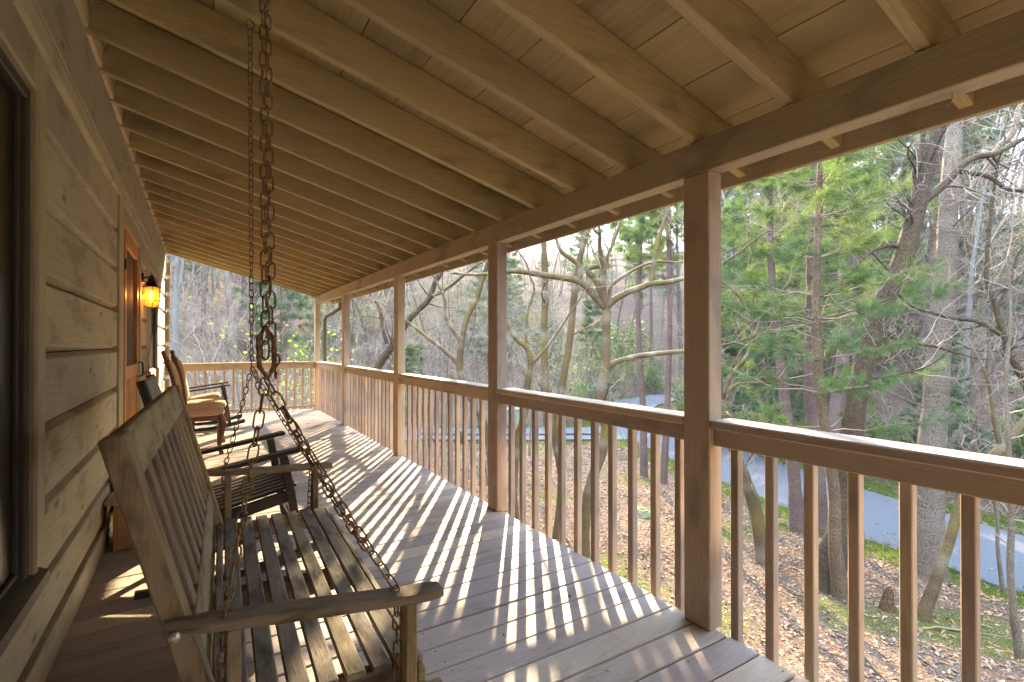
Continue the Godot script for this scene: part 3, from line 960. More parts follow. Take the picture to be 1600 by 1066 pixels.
	var hero_central := hero("forked_tree", "mossy tree with spreading twisted limbs, left of the nearest post", "moss", [5.046, -2.343, -6.05, 0.143, 5.046, -1.993, -6.05, 0.099, 5.062, -1.618, -6.04, 0.074, 5.096, -1.075, -6.019, 0.074, 5.18, -0.729, -5.967, 0.079, 5.264, -0.463, -5.915, 0.084, 5.339, -0.038, -5.868, 0.079, 5.297, 0.258, -5.894, 0.084, 5.264, 0.505, -5.915, 0.084, 5.323, 0.89, -5.879, 0.074, 5.339, 1.344, -5.868, 0.064, 5.348, 1.798, -5.863, 0.069], [[5.323, 1.838, -5.879, 0.059, 5.197, 1.986, -5.957, 0.054, 5.071, 2.164, -6.035, 0.054, 4.945, 2.252, -6.113, 0.054, 4.777, 2.292, -6.217, 0.049, 4.525, 2.331, -6.372, 0.049, 4.273, 2.381, -6.528, 0.044, 4.072, 2.391, -6.653, 0.039, 3.769, 2.351, -6.84, 0.03],
		[4.987, 2.183, -6.087, 0.039, 4.987, 2.47, -6.087, 0.039, 4.752, 2.707, -6.232, 0.035, 4.685, 2.924, -6.274, 0.025],
		[5.331, 1.838, -5.874, 0.049, 5.297, 1.976, -5.894, 0.049, 5.213, 2.233, -5.946, 0.044, 5.104, 2.42, -6.014, 0.039, 5.297, 2.499, -5.894, 0.039, 5.39, 2.707, -5.837, 0.03, 5.524, 3.121, -5.754, 0.025],
		[5.365, 1.857, -5.853, 0.054, 5.49, 1.986, -5.775, 0.054, 5.658, 2.085, -5.671, 0.049, 5.826, 2.154, -5.567, 0.049, 5.935, 2.203, -5.499, 0.044, 6.204, 2.233, -5.333, 0.039, 6.54, 2.351, -5.125, 0.03],
		[5.935, 2.203, -5.499, 0.039, 5.961, 2.479, -5.484, 0.035, 6.019, 2.825, -5.447, 0.035, 6.12, 3.22, -5.385, 0.025],
		[5.314, 0.831, -5.884, 0.049, 5.432, 0.969, -5.811, 0.044, 5.608, 1.038, -5.702, 0.039, 5.851, 1.097, -5.551, 0.039, 6.179, 1.137, -5.349, 0.035, 6.54, 1.166, -5.125, 0.025],
		[5.314, 1.739, -5.884, 0.035, 5.381, 1.956, -5.842, 0.03, 5.415, 2.173, -5.822, 0.03, 5.658, 2.381, -5.671, 0.025, 5.952, 2.529, -5.489, 0.02, 6.288, 2.529, -5.281, 0.015]], 1, 1)
	var hero_twostem := hero("two_stemmed_tree", "mossy tree parting into two upright stems right of the second post", "moss", [5.012, -2.334, -6.73, 0.099, 5.012, -1.984, -6.73, 0.068, 5.066, -1.402, -6.696, 0.053, 5.084, -0.873, -6.685, 0.058, 5.012, -0.397, -6.73, 0.063, 4.94, 0.079, -6.774, 0.063, 4.877, 0.524, -6.813, 0.063, 4.85, 1.413, -6.83, 0.058, 4.868, 2.111, -6.819, 0.058, 4.85, 2.884, -6.83, 0.053, 4.832, 3.783, -6.841, 0.042, 4.814, 4.842, -6.852, 0.032], [[5.021, -0.365, -6.724, 0.053, 5.057, 0.185, -6.702, 0.058, 5.093, 0.503, -6.68, 0.063, 5.21, 1.275, -6.607, 0.058, 5.282, 2.111, -6.563, 0.058, 5.354, 2.662, -6.518, 0.053, 5.462, 3.138, -6.451, 0.048, 5.588, 3.783, -6.373, 0.042, 5.705, 4.842, -6.301, 0.032],
		[5.354, 2.64, -6.518, 0.032, 5.417, 2.937, -6.479, 0.026, 5.525, 3.36, -6.412, 0.021]], 1, 0.8)
	var hero_bent := hero("bent_tree", "small bent mossy tree close right of the second post", "moss", [4.102, -2.243, -6.516, 0.124, 4.102, -1.893, -6.516, 0.086, 4.086, -1.289, -6.527, 0.063, 4.078, -0.85, -6.532, 0.058, 4.127, -0.158, -6.501, 0.058, 4.218, 0.222, -6.445, 0.054, 4.252, 0.632, -6.424, 0.054, 4.293, 0.973, -6.398, 0.049, 4.252, 1.197, -6.424, 0.044, 4.102, 1.353, -6.516, 0.039, 4.028, 1.519, -6.563, 0.034, 3.928, 1.83, -6.624, 0.024, 3.887, 2.318, -6.65, 0.019], [[4.235, 1.265, -6.434, 0.024, 4.252, 1.713, -6.424, 0.019, 4.343, 2.094, -6.368, 0.019, 4.293, 2.279, -6.398, 0.015],
		[4.318, 0.973, -6.383, 0.024, 4.45, 1.148, -6.301, 0.019, 4.691, 1.528, -6.152, 0.019, 4.799, 1.733, -6.086, 0.015]], 1, 0.7)
	var hero_vee := hero("vee_tree", "mossy tree forking in a wide V left of the second post", "moss", [5.537, -2.364, -9.697, 0.156, 5.537, -2.014, -9.697, 0.109, 5.465, -1.167, -9.742, 0.085, 5.369, -0.574, -9.801, 0.078, 5.225, -0.178, -9.891, 0.078, 5.057, 0.175, -9.995, 0.078, 4.937, 0.528, -10.069, 0.078, 4.889, 0.825, -10.099, 0.078, 4.937, 1.334, -10.069, 0.064, 5.021, 1.814, -10.017, 0.064, 5.189, 2.224, -9.913, 0.057, 5.309, 2.633, -9.839, 0.057, 5.453, 3.212, -9.749, 0.042], [[4.913, 0.571, -10.084, 0.064, 4.865, 0.825, -10.114, 0.057, 4.649, 1.079, -10.248, 0.049, 4.372, 1.334, -10.419, 0.042, 3.964, 1.715, -10.671, 0.035, 3.772, 1.87, -10.79, 0.021],
		[4.889, 0.825, -10.099, 0.049, 4.913, 1.263, -10.084, 0.049, 4.757, 1.588, -10.181, 0.042, 4.612, 1.899, -10.27, 0.042, 4.612, 2.224, -10.27, 0.035, 4.504, 2.548, -10.337, 0.028, 4.312, 2.93, -10.456, 0.021]], 1, 0.9)
	var hero_bay4 := hero("slanting_tree", "slanting dark tree seen between the third and fourth posts", "twisty", [3.144, -1.3, -11.579, 0.197, 3.144, -0.95, -11.579, 0.137, 3.33, 0.069, -11.464, 0.102, 3.478, 0.782, -11.372, 0.095, 3.664, 1.103, -11.257, 0.087, 3.788, 1.336, -11.18, 0.08, 4.085, 1.86, -10.997, 0.073, 4.307, 2.122, -10.859, 0.073, 4.456, 2.311, -10.767, 0.066, 4.567, 2.675, -10.698, 0.058, 4.679, 2.879, -10.629, 0.051, 4.877, 3.49, -10.506, 0.044], [[3.639, 1.277, -11.272, 0.051, 3.552, 1.598, -11.326, 0.044, 3.503, 2.02, -11.357, 0.044, 3.391, 2.282, -11.426, 0.029, 3.206, 2.544, -11.54, 0.022],
		[4.456, 2.311, -10.767, 0.044, 4.815, 2.544, -10.544, 0.036, 5.124, 2.835, -10.353, 0.029, 5.372, 3.053, -10.2, 0.022]], 6, 0.9)
	var hero_pinefront := hero("young_pine", "young pine with whorled branches standing in front of the leaning oak", "ypine", [7.714, -2.655, -3.646, 0.17, 7.714, -2.305, -3.646, 0.118, 7.652, -1.562, -3.684, 0.086, 7.645, -0.837, -3.689, 0.077, 7.545, -0.022, -3.751, 0.073, 7.468, 0.704, -3.798, 0.068, 7.437, 1.61, -3.817, 0.059, 7.452, 2.516, -3.808, 0.05, 7.475, 3.423, -3.794, 0.041, 7.498, 4.057, -3.779, 0.032, 7.529, 5.054, -3.76, 0.023, 7.545, 5.96, -3.751, 0.014], [], 0, 0.6)
	var hero_pa := hero("pine_tree", "tall reddish pine trunk, left one of three behind the young pine", "tpine", [10.365, -2.92, -5.697, 0.243, 10.365, -2.57, -5.697, 0.169, 10.299, -1.435, -5.739, 0.117, 10.177, -0.119, -5.814, 0.098, 10.033, 1.237, -5.903, 0.085, 9.944, 2.28, -5.958, 0.072, 9.911, 3.323, -5.979, 0.065, 9.889, 5.018, -5.993, 0.052, 9.889, 6.974, -5.993, 0.046], [], 0, 0.8)
	var hero_pb := hero("pine_tree", "tall reddish pine trunk, middle one of three behind the young pine", "tpine", [10.856, -2.978, -5.535, 0.303, 10.856, -2.628, -5.535, 0.21, 10.811, -1.335, -5.563, 0.138, 10.722, 0.182, -5.618, 0.119, 10.733, 1.765, -5.611, 0.099, 10.733, 3.084, -5.611, 0.086, 10.778, 4.403, -5.583, 0.079, 10.811, 5.722, -5.563, 0.066, 10.845, 7.7, -5.542, 0.053], [], 0, 0.8)
	var hero_pc := hero("pine_tree", "tall reddish pine trunk, right one of three, beyond the driveway", "tpine", [16.164, -3.13, -7.871, 0.36, 16.164, -2.78, -7.871, 0.25, 16.262, -1.048, -7.81, 0.183, 16.458, 0.876, -7.689, 0.164, 16.54, 2.049, -7.638, 0.154, 16.524, 3.916, -7.648, 0.135, 16.589, 5.724, -7.608, 0.115, 16.671, 7.764, -7.557, 0.096, 16.753, 10.65, -7.507, 0.077], [], 0, 0.8)
	var hero_pd := hero("pine_tree", "slim straight pine trunk, left one of the two left of the nearest post", "tpine", [10.727, -2.847, -10.225, 0.17, 10.727, -2.497, -10.225, 0.118, 10.711, -0.772, -10.235, 0.091, 10.634, 0.862, -10.282, 0.082, 10.588, 2.314, -10.311, 0.073, 10.634, 3.766, -10.282, 0.073, 10.681, 5.581, -10.254, 0.064], [], 0, 0.8)
	var hero_pe := hero("pine_tree", "slim straight pine trunk, right one of the two left of the nearest post", "tpine", [10.737, -2.868, -9.536, 0.163, 10.737, -2.518, -9.536, 0.113, 10.826, -0.689, -9.481, 0.087, 10.871, 0.878, -9.454, 0.078, 10.9, 2.272, -9.436, 0.07, 10.885, 3.665, -9.445, 0.07, 10.856, 5.407, -9.463, 0.061], [], 0, 0.8)
	var hero_beech := hero("beech_tree", "smooth pale grey beech close beside the far end of the house wall", "beech", [-0.611, 0.494, -17.949, 0.129, -0.611, 0.844, -17.949, 0.09, -0.595, 2.206, -17.939, 0.076, -0.563, 3.757, -17.919, 0.066, -0.498, 5.194, -17.879, 0.047, -0.434, 6.518, -17.839, 0.028], [[-0.579, 2.547, -17.929, 0.047, -0.45, 3.303, -17.849, 0.038, -0.402, 3.87, -17.819, 0.028],
		[-0.611, 1.979, -17.949, 0.038, -0.788, 2.547, -18.058, 0.028, -0.884, 3.303, -18.118, 0.019],
		[-0.563, 3.492, -17.919, 0.038, -0.724, 3.87, -18.018, 0.028, -0.788, 4.438, -18.058, 0.019]], 8, 0.8)
	var hero_lt1 := hero("flaky_tree", "pale flaky trunk behind the far railing, left of the swing chains", "flaky", [1.021, 0.41, -20.42, 0.192, 1.021, 0.76, -20.42, 0.133, 0.963, 2.12, -20.455, 0.102, 0.925, 2.641, -20.479, 0.102, 0.828, 3.728, -20.539, 0.091, 0.79, 5.972, -20.563, 0.068, 0.751, 7.784, -20.587, 0.057], [], 5, 0.9)
	var hero_lt2 := hero("pine_tree", "dark straight trunk directly behind the swing chains", "tpine", [1.877, 0.451, -22.407, 0.194, 1.877, 0.801, -22.407, 0.135, 1.855, 2.221, -22.42, 0.114, 1.833, 3.693, -22.434, 0.101, 1.79, 6.026, -22.46, 0.089, 1.79, 8.563, -22.46, 0.076], [], 1, 0.8)
	var hero_lt3 := hero("flaky_tree", "pale flaky trunk behind the far railing, right of the swing chains", "flaky", [3.29, 0.266, -24.99, 0.223, 3.29, 0.616, -24.99, 0.155, 3.389, 1.779, -24.929, 0.116, 3.487, 2.71, -24.867, 0.116, 3.586, 4.397, -24.806, 0.102, 3.685, 6.724, -24.745, 0.073], [], 5, 0.9)
	var st := thing("tree_stump", "short broken brown stump in the leaves left of the leaning tree", "stump", Vector3(7.999, -2.343, -3.187))
	var sb := MB.new()
	sb.col = Color(0.28, 0.15, 0.07)
	sb.tube(PackedVector3Array([Vector3(0, -0.15, 0), Vector3(0, 0.0, 0), Vector3(0.01, 0.12, 0), Vector3(0.03, 0.22, 0.01), Vector3(0.045, 0.30, 0.02)]), PackedFloat32Array([0.13, 0.10, 0.075, 0.055, 0.01]), 9)
	part(st, "trunk", sb, M.oak)
	var yp := unpack([7.714, -2.655, -3.646, 0.17, 7.714, -2.305, -3.646, 0.118, 7.652, -1.562, -3.684, 0.086, 7.645, -0.837, -3.689, 0.077, 7.545, -0.022, -3.751, 0.073, 7.468, 0.704, -3.798, 0.068, 7.437, 1.61, -3.817, 0.059, 7.452, 2.516, -3.808, 0.05, 7.475, 3.423, -3.794, 0.041, 7.498, 4.057, -3.779, 0.032, 7.529, 5.054, -3.76, 0.023, 7.545, 5.96, -3.751, 0.014])
	var yq: PackedVector3Array = yp[0]
	for i in yq.size(): yq[i] -= hero_pinefront.position
	conifer(hero_pinefront, yq, 2.7, yq[yq.size() - 1].y, 1.7, 0.46, 20, 0.165, spray_near, 0.05, 0.35)
	var t_pa := unpack([10.365, -2.92, -5.697, 0.243, 10.365, -2.57, -5.697, 0.169, 10.299, -1.435, -5.739, 0.117, 10.177, -0.119, -5.814, 0.098, 10.033, 1.237, -5.903, 0.085, 9.944, 2.28, -5.958, 0.072, 9.911, 3.323, -5.979, 0.065, 9.889, 5.018, -5.993, 0.052, 9.889, 6.974, -5.993, 0.046])
	var q_pa: PackedVector3Array = t_pa[0]
	for i in q_pa.size(): q_pa[i] -= hero_pa.position
	conifer(hero_pa, q_pa, 4.5, q_pa[q_pa.size() - 1].y, 1.8, 0.55, 18, 0.24, spray_near, 0.1, 0.5)
	var t_pb := unpack([10.856, -2.978, -5.535, 0.303, 10.856, -2.628, -5.535, 0.21, 10.811, -1.335, -5.563, 0.138, 10.722, 0.182, -5.618, 0.119, 10.733, 1.765, -5.611, 0.099, 10.733, 3.084, -5.611, 0.086, 10.778, 4.403, -5.583, 0.079, 10.811, 5.722, -5.563, 0.066, 10.845, 7.7, -5.542, 0.053])
	var q_pb: PackedVector3Array = t_pb[0]
	for i in q_pb.size(): q_pb[i] -= hero_pb.position
	conifer(hero_pb, q_pb, 5, q_pb[q_pb.size() - 1].y, 2, 0.55, 18, 0.24, spray_near, 0.1, 0.5)
	var t_pc := unpack([16.164, -3.13, -7.871, 0.36, 16.164, -2.78, -7.871, 0.25, 16.262, -1.048, -7.81, 0.183, 16.458, 0.876, -7.689, 0.164, 16.54, 2.049, -7.638, 0.154, 16.524, 3.916, -7.648, 0.135, 16.589, 5.724, -7.608, 0.115, 16.671, 7.764, -7.557, 0.096, 16.753, 10.65, -7.507, 0.077])
	var q_pc: PackedVector3Array = t_pc[0]
	for i in q_pc.size(): q_pc[i] -= hero_pc.position
	conifer(hero_pc, q_pc, 5, q_pc[q_pc.size() - 1].y, 2, 0.55, 18, 0.24, spray_near, 0.1, 0.5)
	var t_pd := unpack([10.727, -2.847, -10.225, 0.17, 10.727, -2.497, -10.225, 0.118, 10.711, -0.772, -10.235, 0.091, 10.634, 0.862, -10.282, 0.082, 10.588, 2.314, -10.311, 0.073, 10.634, 3.766, -10.282, 0.073, 10.681, 5.581, -10.254, 0.064])
	var q_pd: PackedVector3Array = t_pd[0]
	for i in q_pd.size(): q_pd[i] -= hero_pd.position
	conifer(hero_pd, q_pd, 6.3, q_pd[q_pd.size() - 1].y, 1.3, 0.55, 18, 0.24, spray_near, 0.1, 0.5)
	var t_pe := unpack([10.737, -2.868, -9.536, 0.163, 10.737, -2.518, -9.536, 0.113, 10.826, -0.689, -9.481, 0.087, 10.871, 0.878, -9.454, 0.078, 10.9, 2.272, -9.436, 0.07, 10.885, 3.665, -9.445, 0.07, 10.856, 5.407, -9.463, 0.061])
	var q_pe: PackedVector3Array = t_pe[0]
	for i in q_pe.size(): q_pe[i] -= hero_pe.position
	conifer(hero_pe, q_pe, 6.5, q_pe[q_pe.size() - 1].y, 1.3, 0.55, 18, 0.24, spray_near, 0.1, 0.5)
	var hz := thing("hemlock_tree", "dense evergreen rising behind the second porch post", "tree", Vector3(5.5, land(5.5, -9.6) - 0.1, -9.6))
	var hb := MB.new()
	var hp := PackedVector3Array([Vector3(0, -0.3, 0), Vector3(0, 0, 0), Vector3(0.02, 2.5, 0.02), Vector3(0.0, 5.5, 0.0), Vector3(0.03, 8.6, 0.02)])
	stem(hb, "tpine", hp, PackedFloat32Array([0.14, 0.11, 0.09, 0.06, 0.015]), 9)
	part(hz, "trunk", hb, M.flaky)
	conifer(hz, hp, 6.1, 8.6, 1.6, 0.18, 40, 0.2, spray_far, 0.1, 0.6)
	# ---- woods at large: prototypes, then copies
	var pr := {}
	pr.tall = [proto_pine(17.0, 0.17, 0.42, 2.2, 0.55, 16, 0.34, false, 0.5), proto_pine(14.0, 0.14, 0.35, 2.0, 0.5, 16, 0.34, false, 0.8), proto_pine(20.0, 0.2, 0.5, 2.4, 0.6, 16, 0.36, false, 0.3)]
	pr.young = [proto_pine(6.5, 0.06, 0.10, 1.7, 0.36, 26, 0.20, true, 0.5), proto_pine(5.0, 0.05, 0.08, 1.5, 0.33, 26, 0.20, true, 0.3), proto_pine(8.5, 0.08, 0.14, 1.9, 0.4, 26, 0.21, true, 0.9)]
	pr.bare = [proto_bare(15.0, 0.16, "tpine", 0.35, 15), proto_bare(12.0, 0.12, "sap", 0.3, 14), proto_bare(16.0, 0.15, "beech", 0.3, 15), proto_bare(11.0, 0.09, "oak", 0.25, 14)]
	pr.sapling = [proto_bare(4.2, 0.022, "sap", 0.2, 12, 2), proto_bare(5.5, 0.03, "sap", 0.2, 14, 2), proto_bare(3.2, 0.018, "beech", 0.15, 12, 2)]
	var lf := leaf_mesh()
	pr.brush = [proto_shrub(1.6, 1.5, 0, 0.1, Color.WHITE, Color.WHITE, lf), proto_shrub(2.3, 2.0, 0, 0.1, Color.WHITE, Color.WHITE, lf)]
	pr.green = [proto_shrub(2.0, 1.7, 520, 0.10, Color(0.05, 0.11, 0.035), Color(0.16, 0.22, 0.07), lf), proto_shrub(2.8, 2.2, 640, 0.11, Color(0.05, 0.10, 0.045), Color(0.13, 0.18, 0.07), lf)]
	pr.yellow = [proto_shrub(3.6, 2.8, 300, 0.05, Color(0.34, 0.36, 0.05), Color(0.48, 0.46, 0.10), lf), proto_shrub(3.0, 2.6, 420, 0.045, Color(0.24, 0.29, 0.06), Color(0.42, 0.42, 0.12), lf)]
	var info := {
		"tall": ["pine_tree", "tall pine with a bare trunk and a high crown far in the woods", "tree", "tall pines far in the woods"],
		"young": ["young_pine", "young green pine feathery to the ground in the woods", "tree", "young pines in the woods"],
		"bare": ["bare_tree", "leafless grey brown tree far in the woods", "tree", "leafless trees far in the woods"],
		"sapling": ["sapling", "thin leafless sapling in the undergrowth", "tree", "saplings in the undergrowth"],
		"brush": ["bare_shrub", "leafless tangle of pale twigs in the undergrowth", "shrub", "leafless shrubs in the undergrowth"],
		"green": ["evergreen_shrub", "leafy dark green shrub on the wooded hillside", "shrub", "evergreen shrubs on the hillside"],
		"yellow": ["spring_shrub", "shrub with fresh yellow green leaves in the woods", "shrub", "yellow green shrubs in the woods"],
	}
	var taken := []
	var used := {}
	var plant := func(k: String, x: float, z: float, s: float) -> void:
		var list: Array = pr[k]
		var i := rng.randi() % list.size()
		var src: Node3D = list[i]
		var pos := Vector3(x, land(x, z) - 0.05, z)
		taken.append(Vector2(x, z))
		src.name = info[k][0]
		tag(src, info[k][1], info[k][2], info[k][3])
		copy_of(src, pos, rng.randf() * TAU, s)
	plant.call("yellow", 1.53, -14.3, 1.0)
	plant.call("yellow", 3.4, -16.4, 0.9)
	# young pines that fill the bay right of the near post
	for q in [[16.6, -10.2, 0.8], [17.4, -11.8, 1.1], [18.6, -13.2, 1.2], [16.9, -5.4, 0.55], [21.5, -12.5, 1.3], [19.5, -2.0, 0.8], [25.5, -8.0, 1.3], [17.6, 0.4, 0.7]]:
		plant.call("young", q[0], q[1], q[2])
	var specs := [["bare", 65, 16.0, 75.0, 1.5, 0.75, 1.3, 14.0], ["tall", 40, 22.0, 80.0, 2.2, 0.8, 1.25, 17.0], ["young", 26, 18.0, 50.0, 1.8, 0.7, 1.5, 7.0], ["bare", 95, 20.0, 70.0, 0.8, 0.40, 0.8, 14.0], ["tall", 34, 36.0, 85.0, 1.6, 1.1, 1.6, 17.0], ["bare", 100, 24.0, 80.0, 0.7, 0.5, 1.0, 14.0], ["sapling", 150, 24.0, 75.0, 0.6, 1.3, 2.6, 4.5], ["sapling", 130, 9.0, 40.0, 0.7, 0.7, 1.5, 4.5], ["brush", 150, 16.0, 55.0, 0.7, 0.7, 1.5, 2.2], ["green", 60, 15.0, 50.0, 1.5, 0.7, 1.4, 2.5], ["yellow", 90, 15.0, 45.0, 2.0, 0.8, 1.4, 3.8]]
	for sp in specs:
		var n0 := 0
		var tries := 0
		while n0 < sp[1] and tries < sp[1] * 60:
			tries += 1
			var dist := lerpf(sp[2], sp[3], pow(rng.randf(), 1.1))
			var ang := rng.randf_range(-0.86, 0.86)
			var f := dist * cos(ang)
			var u := dist * sin(ang)
			var x := f * 0.5263 + u * 0.8503
			var z := -(f * 0.8503 - u * 0.5263)
			if not in_view(x, z): continue
			if x < 3.5 and z > -12.5: continue
			if road_dist(x, z) < 0.9: continue
			if sp[0] in ["brush", "sapling"] and x > 2.0 and z > -17.0 and Geometry2D.is_point_in_polygon(Vector2(x, z), HOUSESIDE) and rng.randf() < 0.93: continue
			if sp[0] in ["bare", "tall", "young"] and Geometry2D.is_point_in_polygon(Vector2(x, z), HOUSESIDE) and z > -15.0: continue
			if sp[0] in ["green", "yellow"] and Geometry2D.is_point_in_polygon(Vector2(x, z), HOUSESIDE): continue
			var s := rng.randf_range(sp[5], sp[6])
			var gy := land(x, z)
			if gy + sp[7] * s > sun_room(x, z): continue
			var ok := true
			for t in taken:
				if t.distance_squared_to(Vector2(x, z)) < sp[4] * sp[4] * 0.5: ok = false; break
			if not ok: continue
			plant.call(sp[0], x, z, s)
			n0 += 1
	# the woods go on to the right and behind the camera
	for i in 64:
		var x := rng.randf_range(16.5, 48.0)
		var z := rng.randf_range(-2.0, 46.0)
		if in_view(x, z, 0.3) or road_dist(x, z) < 1.0: continue
		plant.call(["tall", "bare", "tall"][i % 3], x, z, rng.randf_range(0.9, 1.35))
	for i in 12:
		var x := rng.randf_range(4.0, 11.0)
		var z := rng.randf_range(6.0, 40.0)
		if in_view(x, z, 0.3) or road_dist(x, z) < 1.0: continue
		plant.call(["tall", "bare"][i % 2], x, z, rng.randf_range(0.8, 1.2))
	for k in pr:
		for s in pr[k]: s.free()

# ---------------------------------------------------------------- the porch
func build_deck() -> void:
	var d := Node3D.new()
	d.name = "deck"
	kind(d, "structure")
	tag(d, "porch floor of wide taupe painted boards laid across")
	add_child(d)
	var z := -1.236 + 0.1487 * 55
	var k := 0
	while z - 0.1487 > ZF:
		var g := rng.randf_range(0.005, 0.008)
		if k % 7 == 4: g = 0.011
		var y := rng.randf_range(-0.0012, 0.0008)
		var x1 := 1.962 + rng.randf_range(-0.004, 0.003)
		part(d, "deck_board", MB.new().at(Vector3(XW + 0.004, y - 0.036, z - 0.1487 + g), Vector3(x1, y, z - 0.0005), 0.004), pick("deck"))
		z -= 0.1487
		k += 1
	part(d, "rim_joist", MB.new().at(Vector3(1.925, -0.27, ZF), Vector3(1.960, -0.038, ZN)), pick("rail"))
	part(d, "end_joist", MB.new().at(Vector3(XW, -0.27, ZF - 0.04), Vector3(1.960, -0.038, ZF)), pick("rail"))
	# nail heads in rows over the joists
	var nh := MB.new()
	for kx in [-0.38, 0.02, 0.43, 0.84, 1.25, 1.66, 1.93]:
		for b in 62:
			var zc := -1.236 - 0.1487 * (b - 1) - 0.0743
			if zc < ZF + 0.1: break
			for s in [-0.042, 0.042]:
				if rng.randf() < 0.35: continue
				nh.lathe(Transform3D(Basis(), Vector3(kx + rng.randf_range(-0.008, 0.008), 0.0012, zc + s)), [Vector2(0, 0.0004), Vector2(0.0026, 0.0), Vector2(0.0028, -0.003)], 6)
	kind(part(d, "nail_heads", nh, M.dark), "stuff")
	# crumbs of leaf and bark lying about
	var at := []
	var tint := []
	for i in 26:
		at.append(Transform3D(Basis.from_euler(Vector3(rng.randf_range(-0.3, 0.3), rng.randf() * TAU, rng.randf_range(-0.3, 0.3))).scaled(Vector3.ONE * rng.randf_range(0.025, 0.05)), Vector3(rng.randf_range(-0.42, 1.93), 0.006, -0.9 - 9.0 * rng.randf())))
		tint.append(Color(0.24, 0.13, 0.06) * rng.randf_range(0.6, 1.3))
	for i in 170:
		at.append(Transform3D(Basis.from_euler(Vector3(rng.randf_range(-0.4, 0.4), rng.randf() * TAU, rng.randf_range(-0.4, 0.4))).scaled(Vector3(1, 0.6, 1) * rng.randf_range(0.006, 0.020)), Vector3(rng.randf_range(-0.4, 1.93), 0.004, -0.9 - 9.0 * pow(rng.randf(), 1.6))))
		tint.append(Color(0.12, 0.075, 0.045) * rng.randf_range(0.5, 1.5))
	tag(scatter(self, "leaf_crumbs", dry_leaf(), M.leaf, at, tint), "tiny bits of dry leaf strewn on the porch boards", "debris")

func yu(x: float) -> float:
	return 2.193 - SLOPE * (x - 1.92)

